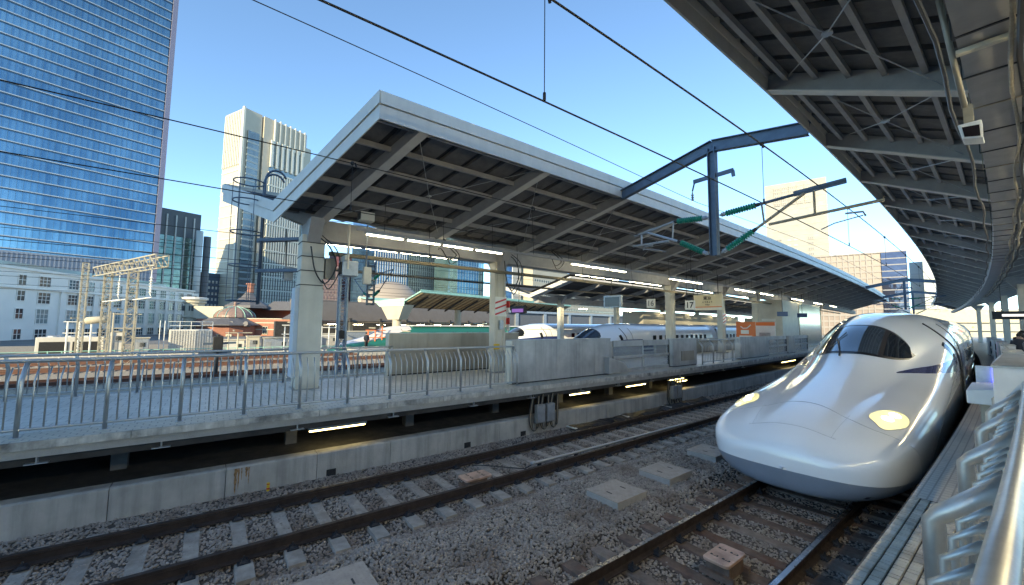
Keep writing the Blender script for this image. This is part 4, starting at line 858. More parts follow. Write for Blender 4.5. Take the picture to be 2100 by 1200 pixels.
def NP(S, D, Z0, t, ph, off=0):
    x, z = sec(t, ph)
    if off:
        x1, z1 = sec(t, ph+.02); x0, z0 = sec(t, ph-.02); xb, zb = sec(t+.03, ph); xa, za = sec(max(0, t-.03), ph)
        du = Vector((x1-x0, 0, z1-z0)); dv = Vector((xb-xa, .06 if t > .03 else .03+t, zb-za)); n = du.cross(dv); n.normalize()
        if n.z < 0 and abs(ph) < 1.3: n = -n
        elif abs(ph) >= 1.3 and n.x*(1 if ph > 0 else -1) < 0: n = -n
        return P(S+t+n.y*off, D+x+n.x*off, Z0+z+n.z*off)
    return P(S+t, D+x, Z0+z)
def train(label, S, D, Z0, cars, hi=True, body=None, skirt=None, lights=True, stripe=True, win='oval'):
    t_ = thing('bullet_train', label, 'train', P(S, D, Z0)); body = body or M['white']; skirt = skirt or M['skirt']
    ts = np.concatenate([[0, .004, .012, .03, .06, .1, .15, .22, .3, .4, .52, .66, .82, 1.0], np.arange(1.25, 11.01, .25 if hi else .5), np.arange(12, 27.01, 1.5)])
    nv = 72 if hi else 28; zb_ = .60
    def pb(t): return min(phz(t, min(zb_, fzm(t)-.005)), math.pi-.02)
    g = G(); pbs = [pb(t) for t in ts]
    for t, b in zip(ts, pbs): g.v += [P(S+t, D+x, Z0+z) for x, z in [sec(t, b*(2*k/nv-1)) for k in range(nv+1)]]
    w = nv+1; g.f = [(i*w+k, (i+1)*w+k, (i+1)*w+k+1, i*w+k+1) for i in range(len(ts)-1) for k in range(nv)] + [tuple(range(w))[::-1]] + [tuple((len(ts)-1)*w+k for k in range(w))]
    bo = link('nose_body' if False else 'body', g, body, t_, smooth=True)
    g = G(); m_ = 20
    for t, b in zip(ts, pbs):
        g.v += [P(S+t, D+x, Z0+z) for x, z in [sec(t, b+(math.pi-b)*k/m_) for k in range(m_+1)] + [sec(t, -(math.pi-(math.pi-b)*k/m_)) for k in range(1, m_+1)]]
    w = 2*m_+1; g.f = [(i*w+k, (i+1)*w+k, (i+1)*w+k+1, i*w+k+1) for i in range(len(ts)-1) for k in range(w-1)] + [tuple(range(w))]
    link('skirt', g, skirt, t_, smooth=True)
    # windscreen: a wrap-round visor with a flat centre pane and side panes
    def vis(u, v, off):
        x = .95*u; a = abs(u); lo = 4.72+1.15*a**2.4; up = 6.45+.65*a**2; m0 = (lo+up)/2
        lo = m0+(lo-m0)*math.sqrt(max(0, 1-a**5)); up = m0+(up-m0)*math.sqrt(max(0, 1-a**5)); t = lo+(up-lo)*v
        return NP(S, D, Z0, t, phx(t, x*(1+.10*a*(1-v))), off)
    n1 = 30 if hi else 12
    fr = link('windscreen', G().grid(lambda i, j: vis(2*i-1, j, .006), n1, 10), M['frame'], t_, smooth=True)
    for a, b, c, e in ((-.52, .52, .06, .93), (.60, .97, .08, .92), (-.97, -.60, .08, .92)):
        link('pane', G().grid(lambda i, j: vis(a+(b-a)*i, c+(e-c)*j, .013), 12, 8), M['cglass'] if a == -.52 else M['tglass'], fr, smooth=True)
    if hi:
        wp = lambda u, v, o: Vector(vis(u, v, o))
        link('wiper', G().tube([wp(-.12, -.10, .02), wp(-.14, 0, .05), wp(-.33, .42, .06)], .022, 6, .014).tube([wp(-.46, .16, .045), wp(-.20, .62, .045)], .012, 5), M['black'], t_)
        link('bonnet_seam', G().tube([NP(S, D, Z0, 1.05+.38*math.cos(x*1.25)**2-.05*abs(x)+(.25*max(0, abs(x)-1.1)), phx(1.1, x), .001) for x in np.linspace(-1.42, 1.42, 50)], .0028, 4), M['galv'], t_)
        for sg in (-1, 1): link('side_seam', G().tube([NP(S, D, Z0, 1.15+.016*k*(1+.3*math.sin(k*.1)), sg*(1.25+.035*k), .001) for k in range(22)], .0025, 4), M['galv'], t_)
        link('hatch_seam', G().tube([NP(S, D, Z0, .42+.05*math.cos(x*2), phx(.6, x), .001) for x in np.linspace(-.75, .75, 24)], .0022, 4), M['galv'], t_)
        for sg in (-1, 1): link('hatch_seam', G().tube([NP(S, D, Z0, .42+.9*k/12, sg*phx(.42+.9*k/12, .62+.08*k/12), .001) for k in range(13)], .0022, 4), M['galv'], t_)
        for x0 in (-1, 1): link('step_notch', G().grid(lambda i, j: NP(S, D, Z0, .26+.05*i, x0*(2.05+.10*j), .004), 2, 2), M['black'], t_)
    if lights:
        for sg in (-1, 1):
            def hl(i, j, off, k=1):
                # leaf outline in (t, x): long towards the back and outside
                a = j*6.28318; r = i; cx, ct = 1.17, 1.60
                sh = 1-.45*max(0, -math.cos(a-.6))**2; dt = .56*math.cos(a)*r*k*sh; dx = .235*math.sin(a)*r*k*(1-.2*max(0, -math.cos(a)))
                t = ct+dt; x = cx+dx+.16*dt; return NP(S, D, Z0, t, sg*phx(t, min(x, fw(t)*.985)), off)
            if hi: rim = link('headlight', G().grid(lambda i, j: hl(i, j, .004, 1.05), 5, 24), M['galv'], t_, smooth=True)
            else: rim = t_
            link('lens' if hi else 'headlight', G().grid(lambda i, j: hl(i, j, .008), 5, 24), M['lens'], rim, smooth=True)
            for (dt, dx) in (((.02, .04), (.30, .10)) if hi else ()):
                c = Vector(NP(S, D, Z0, 1.60+dt, sg*phx(1.60+dt, 1.13+dx), .016)); c2 = Vector(NP(S, D, Z0, 1.60+dt, sg*phx(1.60+dt, 1.13+dx), .03))
                link('bulb', G().lathe(c, c2-c, [(0, .085), (.008, .075), (.016, .03)], 12), M['bulb'], rim)
    if stripe:
        for sg in (-1, 1):
            def st(i, j):
                t = 4.9+(11.5-4.9)*i; up = 2.06+.28*min(1, i*1.6); lo = up-.02-(.42*min(1, i*1.5)); a = phz(t, up); b = phz(t, lo); return NP(S, D, Z0, t, sg*(a+(b-a)*j), .005)
            link('blue_stripe', G().grid(st, 24, 5), M['blue'], t_, smooth=True)
        zs = ((1.32, 1.46), (1.62, 1.92))
    else: zs = ()
    # flat sided part and following cars
    sx = D+1.687
    def side(g, s0, s1, z0, z1, o=.0, both=True):
        for q in ((1, -1) if both else (1,)): g.tb(s0, s1, D+q*(1.672+o), D+q*(1.688+o), Z0+z0, Z0+z1)
    prof = [(D+q*x, Z0+z) for q, x, z in [(1, .9, .2), (1, 1.62, .25), (1, 1.68, .9), (1, 1.68, 2.5), (1, 1.60, 3.0), (1, 1.38, 3.34), (1, .9, 3.57), (1, .3, 3.64), (-1, .3, 3.64), (-1, .9, 3.57), (-1, 1.38, 3.34), (-1, 1.60, 3.0), (-1, 1.68, 2.5), (-1, 1.68, .9), (-1, 1.62, .25), (-1, .9, .2)]]
    e = S+27
    for k in range(cars):
        a, b = e+.5+k*25, e+25+k*25
        cb = link('carriage', G().sweep(prof, sub(a, b, 2.5)), body, t_)
        g = G()
        if stripe:
            for z0, z1 in zs: side(g, a+.05, b-.05, z0, z1)
            link('blue_stripe', g, M['blue'], cb)
        for x in np.arange(a+2.2, b-2, 1.04 if k < 2 else 2.08):
            link('window', G().tb(x, x+.55, D+1.682, D+1.690, Z0+(1.98 if hi else 2.20), Z0+(2.42 if hi else 2.64)), M['tglass'], cb)
        for x in (a+.5, b-1.3):
            link('door', G().tb(x, x+.8, D+1.682, D+1.690, Z0+1.25, Z0+3.0), M['galv'], cb); 
        link('gangway', G().sweep([(D+q*x, Z0+z) for q, x, z in [(1, 1.4, .4), (1, 1.4, 3.2), (-1, 1.4, 3.2), (-1, 1.4, .4)]], [a-.55, a+.05]), M['black'], t_)
    for x in np.arange(S+13.2, S+24.6, 1.04): link('window', G().tb(x, x+.52, D+1.680, D+1.692, Z0+(1.98 if hi else 2.20), Z0+(2.40 if hi else 2.64)), M['tglass'], t_)
    # cab door with its black rubber seal, crew window
    for sg in (1, -1):
        g = G(); 
        for tt, r in ((9.0, .030), (9.85, .012)): g.tube([NP(S, D, Z0, tt+.02*k, sg*(phz(tt, 3.25)+(phz(tt, .9)-phz(tt, 3.25))*k/14), .004) for k in range(15)], r, 6)
        link('door_seal', g, M['black'], t_)
        if sg > 0: link('cab_window', G().grid(lambda i, j: NP(S, D, Z0, 8.35+.34*i, sg*(phz(8.4, 2.65)+(phz(8.4, 2.10)-phz(8.4, 2.65))*j), .008), 4, 4), M['tglass'], t_, smooth=True)
    if stripe:
        g = G()
        for z0, z1 in zs: side(g, S+11.5, S+26.9, z0, z1)
        link('blue_stripe', g, M['blue'], t_)
    return t_
tr1 = train('large white bullet train with long pointed nose and lit yellow headlights on the near track', 8.30, -2.90, 0, 4)
link('red_lamp', G().lathe(P(31, -1.18, 3.2), (1, -.3, 0), [(0, .05), (.03, .06), (.06, .03)], 10), M['redl'], tr1)
train('parked white bullet train with its nose showing between the partition and the glass doors', 19.0, -21.1, -.36, 2, hi=False, lights=False)
train('farther white bullet train whose nose shows right of the striped column', 20.5, -31.5, -.42, 2, hi=False, lights=False)
g2 = train('green bullet train with pale roof and long nose behind the brown partition', 12.3, -48, -.85, 2, hi=False, lights=False, stripe=False, body=M['gt'])
link('pale_nose', G().grid(lambda i, j: NP(12.3, -48, -.85, .8+9.5*i, .95*(2*j-1)*(.5+.3*i), .02), 24, 12), mat('pale_nose_paint', (.62, .56, .52), .3, coat=1), g2, smooth=True)
link('pink_band', G().tb(24, 90, -46.335, -46.32, .10, .25), M['pink'], g2); link('pale_roof', G().sweep([(-49.2, 2.74), (-46.8, 2.74), (-47.0, 2.86), (-49.0, 2.86)], sub(23, 90, 3)), M['ftop'], g2)

# ================================================================ PEOPLE
def person(s, d, z, rz, label, coat, trousers, hgt=1.7, group=None):
    t = thing('person', label, 'person', (0, 0, 0), group); ORG[t.name] = Vector()
    k = hgt/1.7
    J = [((0, 0, .95), .15), ((0, 0, 1.15), .14), ((0, 0, 1.38), .17), ((0, 0, 1.50), .06), ((0, .01, 1.60), .10), ((0, .0, 1.68), .07),
         ((.11, 0, .88), .10), ((.11, .03, .48), .065), ((.11, 0, .08), .045), ((.11, .14, .04), .035), ((-.11, 0, .88), .10), ((-.11, -.03, .48), .065), ((-.11, -.05, .08), .045), ((-.11, .09, .04), .035),
         ((.20, 0, 1.40), .07), ((.25, 0, 1.12), .05), ((.24, .10, .88), .035), ((.24, .13, .80), .03), ((-.20, 0, 1.40), .07), ((-.25, .02, 1.12), .05), ((-.24, .13, .90), .035), ((-.24, .17, .82), .03)]
    E_ = [(0, 1), (1, 2), (2, 3), (3, 4), (4, 5), (0, 6), (6, 7), (7, 8), (8, 9), (0, 10), (10, 11), (11, 12), (12, 13), (2, 14), (14, 15), (15, 16), (16, 17), (2, 18), (18, 19), (19, 20), (20, 21)]
    me = bpy.data.meshes.new('body'); me.from_pydata([tuple(c*k for c in p) for p, r in J], E_, []); me.materials.append(mat('skin', (.45, .28, .2), .6))
    o = bpy.data.objects.new('body', me); C.objects.link(o); o.parent = t
    sm = o.modifiers.new('skin', 'SKIN'); ss = o.modifiers.new('sub', 'SUBSURF'); ss.levels = ss.render_levels = 1
    for v, (p, r) in zip(me.skin_vertices[0].data if len(me.skin_vertices) else me.skin_vertices.new().data if hasattr(me.skin_vertices, 'new') else [], J): v.radius = (r*k, r*k)
    link('hair', G().lathe((0, -.015, 1.60*k), (0, 0, 1), [(-.04, .085), (.02, .112), (.08, .105), (.13, .07), (.15, .01)], 10), mat('dark_hair', (.015, .012, .01), .6), t, smooth=True)
    link('coat', G().lathe((0, 0, .78*k), (0, 0, 1), [(0, .20), (.25, .19), (.45, .21), (.60, .23), (.68, .17), (.72, .08)], 14).tube([(.2*k, 0, 1.42*k), (.27*k, 0, 1.12*k), (.25*k, .1, .90*k)], .075, 8, .055).tube([(-.2*k, 0, 1.42*k), (-.27*k, .02, 1.12*k), (-.25*k, .13, .92*k)], .075, 8, .055), coat, t, smooth=True)
    link('trousers', G().tube([(.11*k, 0, .92*k), (.11*k, .03, .48*k), (.11*k, 0, .08)], .11, 8, .07).tube([(-.11*k, 0, .92*k), (-.11*k, -.03, .48*k), (-.11*k, -.05, .08)], .11, 8, .07), trousers, t, smooth=True)
    return place(t, s, d, z, rz)
navy = mat('navy_cloth', (.02, .025, .04), .8); blk = mat('black_cloth', (.015, .015, .017), .8); beige = mat('beige_cloth', (.45, .34, .26), .8); grey = mat('grey_cloth', (.15, .15, .16), .8)
person(25.5, .10, 1.25, 2.6, 'person in a navy jacket standing left in the group on the near platform', navy, blk)
person(27.8, .55, 1.25, 3.0, 'person in black behind the navy jacket on the near platform', blk, grey, 1.66)
person(23.6, .30, 1.25, 1.2, 'person in a grey coat in the middle of the group on the near platform', grey, blk, 1.64)
person(30.5, .35, 1.25, 3.3, 'tall person in a black coat at the back of the group on the near platform', blk, blk, 1.78)
person(26.6, .9, 1.25, 2.2, 'person in dark blue at the right of the group on the near platform', navy, navy, 1.7)
for i, (s, d, lb, c) in enumerate(((27.0, -43.5, 'person in a white and dark top walking beside the green train', grey), (29.5, -43.8, 'person in a beige coat standing before the green train', beige), (31.5, -43.6, 'person in black right of the beige coat beside the green train', blk), (36, -43.4, 'person in black between two yellow posts by the green train', blk), (15.0, -42.8, 'person in dark clothes near the nose tip of the green train', navy))):
    person(s, d, .35, 1+i, lb, c, blk, 1.7)

# ================================================================ NEAR PLATFORM EDGE: machine box, doors
t = partition('white platform door box behind the handrail at the right edge', 8.6, 10.9, -.42, .05, M['whitepl'], 1, top=2.58)
link('sloped_lid', G().hexa([P(8.58, -.43, 2.615), P(8.58, .06, 2.615), P(10.9, .06, 2.615), P(10.9, -.43, 2.615), P(9.0, -.36, 2.70), P(9.0, 0, 2.70), P(10.8, 0, 2.70), P(10.8, -.36, 2.70)]), M['galv'], t)
t = thing('sensor_box', 'pale sensor box with a glowing blue lamp sticking out over the near platform edge', 'box', P(10.6, -.7, 1.9))
link('case', G().hexa([P(10.3, -.78, 1.86), P(10.3, -.44, 1.86), P(11.6, -.44, 1.86), P(11.6, -.78, 1.86), P(10.3, -.78, 2.08), P(10.3, -.44, 2.12), P(11.6, -.44, 2.14), P(11.6, -.78, 2.10)]), M['whitepl'], t, bevel=.015)
link('plate', G().tb(11.62, 11.64, -.72, -.44, 2.1, 2.42), M['galv'], t); link('blue_lamp', G().tb(11.59, 11.61, -.52, -.49, 2.14, 2.38).tb(11.59, 11.61, -.475, -.455, 2.14, 2.38), M['bluel'], t); link('leg', G().tb(10.9, 11.3, -.66, -.5, 1.25, 1.86), M['panel2'], t)
for i in range(5):
    s = 11.7+i*7.2
    t = doors('glass platform door on the near platform, %s behind the white box' % ORD[i], s, s+4.4, d=-.32)
    partition('pale door box on the near platform, %s beyond the white one' % ORD[i], s+4.5, s+7.0, -.42, -.08, M['whitepl'], 1, top=2.5)
t = thing('information_board', 'dark overhead information board above the people on the near platform', 'sign', P(40, 1.2, 4.0)); link('board', G().tb(40, 40.2, -.3, 2.6, 3.75, 4.25), M['ink'], t); link('print', G().tb(39.98, 40, .1, 2.2, 3.93, 4.07), mat('lit_text', (.5, .5, .6), .5, emit=.8), t); link('hanger', G().tube([P(40.1, .1, 4.25), P(40.1, .1, 6)], .02, 5).tube([P(40.1, 2.2, 4.25), P(40.1, 2.2, 6)], .02, 5), M['cable'], t)
t = thing('kiosk', 'pale kiosk with blue panels on the near platform at the right edge', 'kiosk', P(45, 3, 1.25)); link('wall', G().tb(42, 52, 1.9, 4.5, 1.25, 3.6), M['whitepl'], t); link('panel', G().tb(41.97, 42, 2.1, 3.2, 1.6, 3.1), mat('pale_blue_panel', (.3, .45, .55), .4), t); link('sign_strip', G().tb(41.95, 42, 1.9, 4.5, 3.2, 3.55), M['yellow'], t)
# dark box entering at the left edge
t = thing('hanging_monitor', 'black monitor on a grey bracket cut off by the left edge of the photo', 'monitor', P(-4.5, -11, 3.6)); link('case', G().tb(-4.5, -3.66, -11.9, -11.4, 3.72, 4.12), M['black'], t, bevel=.03); link('bracket', G().hexa([P(-4.3, -11.8, 3.52), P(-4.3, -11.5, 3.52), P(-3.75, -11.5, 3.52), P(-3.75, -11.8, 3.52), P(-4.3, -11.8, 3.715), P(-4.3, -11.5, 3.715), P(-3.6, -11.5, 3.715), P(-3.6, -11.8, 3.715)]), M['whitepl'], t); link('hanger', G().tube([P(-4.2, -11.6, 4.1), P(-4.2, -11.6, 6.5)], .03, 6), M['cable'], t)

# ================================================================ THE CITY
class Fr:
    """facade frame: origin, horizontal run direction a (deg left of +Y), outward normal is to the right of the run"""
    def __init__(s, x, y, a): s.o = Vector((x, y, 0)); s.u = Vector((-math.sin(R(a)), math.cos(R(a)), 0)); s.n = Vector((s.u.y, -s.u.x, 0))
    def p(s, u, n, z): return s.o + s.u*u + s.n*n + Vector((0, 0, z))
    def box(s, g, u0, u1, n0, n1, z0, z1): return g.hexa([s.p(u0, n0, z0), s.p(u1, n0, z0), s.p(u1, n1, z0), s.p(u0, n1, z0), s.p(u0, n0, z1), s.p(u1, n0, z1), s.p(u1, n1, z1), s.p(u0, n1, z1)])
    def B(s, *a): return s.box(G(), *a)
def facade_win(t, F, us, zs, w, h, m, n=.0, frame=None, name='window', cross=None, depth=.12):
    """each window a part: recessed-looking dark pane standing in a proud frame, glazing bars on top; meshes are shared"""
    cache = {}
    for u in us:
        for z in zs:
            key = (w, h)
            if key not in cache:
                me = bpy.data.meshes.new(name); g = F.box(G(), 0, w, n, n+depth*.3, 0, h); me.from_pydata([tuple(Vector(v)-F.o) for v in g.v], [], g.f); me.materials.append(m)
                fm = None
                if frame:
                    fg = G()
                    for a in ((-.12, 0, 0, h), (w, w+.12, 0, h), (-.12, w+.12, h, h+.12), (-.12, w+.12, -.15, 0)): F.box(fg, a[0], a[1], n, n+depth, a[2], a[3])
                    if cross:
                        for k in range(1, cross[0]): F.box(fg, w*k/cross[0]-.05, w*k/cross[0]+.05, n+depth*.3, n+depth*.7, 0, h)
                        for k in range(1, cross[1]): F.box(fg, 0, w, n+depth*.3, n+depth*.65, h*k/cross[1]-.05, h*k/cross[1]+.05)
                    fm = bpy.data.meshes.new('window_frame'); fm.from_pydata([tuple(Vector(v)-F.o) for v in fg.v], [], fg.f); fm.materials.append(frame)
                cache[key] = (me, fm)
            me, fm = cache[key]; o = bpy.data.objects.new(name, me); C.objects.link(o); o.parent = t; o.location = F.p(u, 0, z) - ORG[t.name]
            if fm: f = bpy.data.objects.new('window_frame', fm); C.objects.link(f); f.parent = o
def building(name, label, cat, F): return thing(name, label, cat, tuple(F.p(0, 0, -1.2)))
# glass tower with pale floor lines
F = Fr(-229, -22, 17.8); t = building('glass_tower', 'tall blue glass tower with pale horizontal floor lines filling the upper left', 'tower', F)
link('facade', F.B(-70, 0, -45, 0, -1.2, 215), glass_facade('blue_tower_glass', (.05, .15, .25), (.19, .38, .50), 1.6, 4.2), t)
for k in range(43): link('floor_band', F.B(-70, .3, 0, .45, 27.7+k*4.2, 28.02+k*4.2), mat('pale_metal_band', (.40, .44, .48), .4, metal=.4), t); link('shadow_gap', F.B(-70, .1, 0, .2, 27.35+k*4.2, 27.68+k*4.2), mat('blue_mullion', (.05, .12, .2), .4), t)
g = G()
for k in range(43): F.box(g, -70+k*1.6, -69.93+k*1.6, 0, .12, 27, 214)
tag(link('mullion', g, mat('blue_mullion', (.05, .12, .2), .4), t), kind='stuff')
link('corner_fin', F.B(.3, 2.0, -3, .9, -1.2, 216), mat('lilac_metal', (.22, .21, .28), .45, metal=.4), t)
g = G()
for k in range(62): F.box(g, -70+k*1.12, -69.6+k*1.12, .1, .5, 19.2, 26.5)
link('louvre_band', F.B(-70, .2, 0, .3, 19, 27), mat('louvre_grey', (.20, .24, .30), .5), t); tag(link('louvre', g, mat('louvre_grey', (.20, .24, .30), .5), t), kind='stuff')
# dark green glass tower
F = Fr(-299.9, -8.4, 20); t = building('office_tower', 'dark green glass office tower with vertical ribs right of the blue tower', 'tower', F)
link('body', F.B(-60, 0, -30, 0, -1.2, 65), glass_facade('green_tower_glass', (.10, .17, .16), (.34, .44, .40), 3, 4, .15), t); link('top_band', F.B(-60, .2, -30.2, .2, 51, 66), mat('dark_louvre', (.11, .12, .13), .5), t)
for k in range(14): link('rib', F.B(-58+k*4.2, -57.4+k*4.2, .2, .9, 8, 63), M['ftop'], t)
for k in range(10): link('floor_line', F.B(-60, 0, .2, .35, 12+4*k, 12.4+4*k), mat('green_grey', (.25, .30, .27), .5), t)
t = thing('round_pylon', 'pale round pylon beside the dark green tower', 'pylon', (-289.9, -8.0, -1)); link('shaft', G().tube([(-289.9, -8, -1), (-289.9, -8, 54.5)], 1.7, 14), mat('pylon_white', (.62, .63, .58), .35), t, smooth=True); link('dark_flank', G().tube([(-292, -4.4, -1), (-292, -4.4, 52)], 1.8, 14), mat('dark_louvre', (.11, .12, .13), .5), t)
F = Fr(-349, 9, 25); t = building('low_block', 'low dark blue office block with rows of small bright windows', 'building', F)
link('wall', F.B(-24, 0, -20, 0, -1.2, 36), mat('blue_grey_wall', (.07, .10, .15), .6), t); facade_win(t, F, [-22+2.2*k for k in range(10)], [9, 13, 17, 21, 25, 29], 1.1, 1.8, M['ftop'], n=.02)
# cream tower with fins
F = Fr(-329.8, 10.8, 24.8); t = building('cream_tower', 'tall cream office tower with ribbed top and glass corner strip', 'tower', F)
cw = mat('cream_cladding', (.50, .45, .37), .6, var=.05, scale=.2); cl = mat('pale_fin', (.68, .65, .57), .5); cg = glass_facade('cream_tower_glass', (.16, .20, .21), (.34, .38, .37), 2, 3.6, .25)
link('left_block', F.B(0, 12, -25, 0, -1.2, 152.5), cw, t)
link('glass_corner', F.B(2.4, 10, -3, 1.3, -1.2, 137), cg, t)
link('main_block', F.B(13, 46, -25, 1.2, -1.2, 152), cw, t); link('stepped_block', F.B(46, 51, -24, 0, -1.2, 142), cw, t); link('side_glass', F.B(45, 56, -24, 1.8, -1.2, 120), cg, t)
link('window_wall', F.B(17.5, 42.5, 1.2, 1.5, -1.2, 117), cg, t); link('window_wall', F.B(17.5, 42.5, 1.2, 1.45, 118, 134), cg, t)
for k in range(12): link('floor_band', F.B(17.3, 43, 1.5, 2.2, 6+k*9.6, 6.9+k*9.6), cl, t)
g = G()
for k in range(14): F.box(g, 18.2+k*1.85, 19.05+k*1.85, 1.5, 2.1, 0, 112)
tag(link('fin', g, cl, t), kind='stuff')
for k in range(7): link('tall_fin', F.B(18+k*3.9, 19.6+k*3.9, 1.5, 3.0, 116, 136), cl, t); link('crown_fin', F.B(20+k*3.9, 20.8+k*3.9, 1.2, 2.6, 133, 152.6), cl, t)
for k in range(28): link('corner_floor', F.B(2.3, 10.1, -3.1, 1.4, 4+k*4.6, 5.2+k*4.6), mat('corner_band', (.30, .36, .38), .4), t)
F2 = Fr(*F.p(0, 0, 0)[:2], 24.8+90); F2.n = -F2.n       # the left face runs away from the same corner
for k in range(11): link('crown_fin', F2.B(1.5+k*2.15, 2.3+k*2.15, 0, .9, 112, 151), cl, t)
for k in range(14): link('panel_joint', F2.B(.5, 24.8, 0, .35, 4+k*8.0, 4.7+k*8.0), cl, t)
link('corner_pier', F2.B(-1.0, 1.0, -.2, 1.1, -1.2, 153), cl, t)
# white low facade with square windows
uK = Vector((-8*math.cos(0), 43, 0)); # run in camera space turned into the world below
def cw_(lat, dep): fwd = Vector((-math.sin(_a), math.cos(_a), 0)); rg = Vector((math.cos(_a), math.sin(_a), 0)); return rg*lat+fwd*dep
k0 = cw_(-102, 89); k1 = cw_(-110, 132); dd = (k1-k0).normalized(); ang = math.degrees(math.atan2(-dd.x, dd.y)); F = Fr(k0.x, k0.y, ang)
if F.n.dot(-k0) < 0: F.n = -F.n
t = building('white_building', 'long white low building with rows of square windows in front of the glass tower', 'building', F)
link('wall', F.B(-60, 53, -30, 0, -6, 13.4), M['kit'], t); link('wall', F.B(53, 60, -26, -2, -6, 12.9), M['kit'], t)
link('cornice', F.B(-60, 53.2, 0, .5, 9.35, 9.65), M['kit'], t); link('parapet', F.B(-60, 53.2, 0, .35, 13.2, 13.7), M['kit'], t)
for k in range(12): link('pilaster', F.B(2.15+k*4.5-.1, 2.75+k*4.5, 0, .35, -6, 9.3), M['kit'], t)
us = [-7.6, -3.0]+[-.2+4.5*k-.2 for k in range(1, 12)]
facade_win(t, F, us[1:], [10.15], 2.5, 2.1, M['win'], n=.02, frame=M['kit'], cross=(3, 3)); facade_win(t, F, us[1:], [6.5], 2.7, 2.3, M['win'], n=.02, frame=M['kit'], cross=(3, 3))
facade_win(t, F, us[1:], [2.2], 2.6, 3.0, M['winl'], n=.02, frame=M['kit'], cross=(3, 3)); facade_win(t, F, us[1:], [-2.1], 2.6, 3.0, M['win'], n=.02, frame=M['kit'], cross=(3, 3))
facade_win(t, F, [-7.4], [10.15, 6.9, 3.2, -1.0], 1.5, 2.0, M['win'], n=.02, frame=M['kit'], cross=(2, 2)); facade_win(t, F, [54.5, 57.2], [9.8, 6.4, 2.2, -2], 1.3, 2.2, M['win'], n=-1.95, frame=M['kit'], cross=(2, 3))
link('roof_glass_rail', F.B(-20, 40, -1.2, -1.1, 13.7, 14.7), M['winl'], t)
single('plain_wall', Fr(-104, -38, ang).B(-8, 10, -8, 0, -4, 7.4), mat('cream_render', (.62, .60, .53), .7, var=.05, scale=.3), 'plain cream wall at the far left edge in front of the white building', 'wall')

# red brick station with copper dome: u runs to the right, n towards the camera
F = Fr(*cw_(-84, 123)[:2], 0); F.u = cw_(1, 0); F.n = cw_(0, -1)
t = building('brick_station', 'red brick station building with slate roofs and a shallow copper dome', 'station', F)
link('wall', F.B(-12, 22, -14, 0, -4, 4.0), M['brick'], t); link('wall', F.B(-10, 14, -24, -15, -4, 7.6), M['brick'], t); link('wall', F.B(14, 21, -22, -14, 3.9, 7.0), M['brick'], t)
for z in (-1.5, .6, 2.6, 3.85): link('stone_band', F.B(-12.05, 22.05, 0, .12, z, z+.28), M['stonew'], t)
link('stone_wall', F.B(-13, -4, -12, .1, 4.0, 7.6), M['stonew'], t)
def roof(u0, u1, n0, n1, z0, z1, iu, inn, m=M['slate'], nm='roof'):
    return link(nm, G().hexa([F.p(u0, n0, z0), F.p(u1, n0, z0), F.p(u1, n1, z0), F.p(u0, n1, z0), F.p(u0+iu, n0+inn, z1), F.p(u1-iu, n0+inn, z1), F.p(u1-iu, n1-inn, z1), F.p(u0+iu, n1-inn, z1)]), m, t)
def cone(c, prof, m, nm, n=16): return link(nm, G().lathe(F.p(*c), (0, 0, 1), prof, n), m, t, smooth=False)
cone((-2.2, -9, 7.4), [(0, 6.6), (.8, 6.4), (2.0, 4.2), (3.6, 2.2), (5.2, 1.1), (5.8, .9)], M['slate'], 'pyramid_roof', 8)
rc = cone((-2.0, -9, 12.6), [(0, 1.1), (2.4, 1.0), (2.5, 1.35), (3.0, 1.3)], M['brick'], 'chimney', 8)
roof(2, 21, -22, -9, 6.9, 10.0, 1.5, 4); roof(14, 23, -14, .4, 4.0, 7.2, 2.4, 5)
cone((-2.5, -3, 4.3), [(0, 5.6), (.7, 5.5), (1.6, 4.9), (2.5, 3.7), (3.1, 2.2), (3.4, .7), (4.0, .35), (4.3, .5), (5.6, .05)], M['copperdome'], 'dome', 20)
for k in range(14):
    a = k*6.28318/14; q = F.p(-2.5, -3, 4.3); link('dome_rib', G().tube([q+Vector((math.cos(a)*r, math.sin(a)*r, h)) for h, r in [(0, 5.65), (.7, 5.55), (1.6, 4.95), (2.5, 3.75), (3.1, 2.25), (3.4, .75)]], .09, 4), M['copgreen'], t)
cone((-1.5, 1, 1.9), [(0, 9.2), (.3, 9.2), (1.9, 5.2), (2.2, 5.0)], M['slate'], 'skirt_roof', 14); cone((-1.5, 1, -3.5), [(0, 7.9), (5.4, 7.9), (5.5, 8.4), (5.7, 8.4)], M['brick'], 'bay_wall', 14)
for k in range(5): link('eyebrow_dormer', G().lathe(F.p(-7.0+k*3.4, 7.2-.35*(k-1.8)**2, 2.45), F.n+Vector((0, 0, .2)), [(-1.6, .75), (0, .75), (.02, .6)], 12), M['slate'], t)
for i, u in enumerate((-7, -3.8, -.4, 2.8)): link('stone_window', F.B(u, u+1.6, 8.3-.3*abs(i-1.5)**2, 8.6-.3*abs(i-1.5)**2, -3.2, -.6), M['stonew'], t); link('pane', F.B(u+.35, u+1.25, 8.6-.3*abs(i-1.5)**2, 8.65-.3*abs(i-1.5)**2, -3.0, -.9), M['win'], t)
facade_win(t, F, [8.5, 12.2, 16.5, 19.5], [-.6], 1.3, 2.2, M['win'], n=.05, frame=M['stonew'], cross=(2, 2)); facade_win(t, F, [8.5, 12.2, 16.5, 19.5], [-3.6], 1.3, 1.8, M['win'], n=.05, frame=M['stonew'], cross=(2, 2))
F = Fr(*cw_(-100, 127)[:2], 0); F.u = cw_(1, 0); F.n = cw_(0, -1)
t = building('round_tower', 'cream round stair tower with ring balconies beside the brick station', 'tower', F)
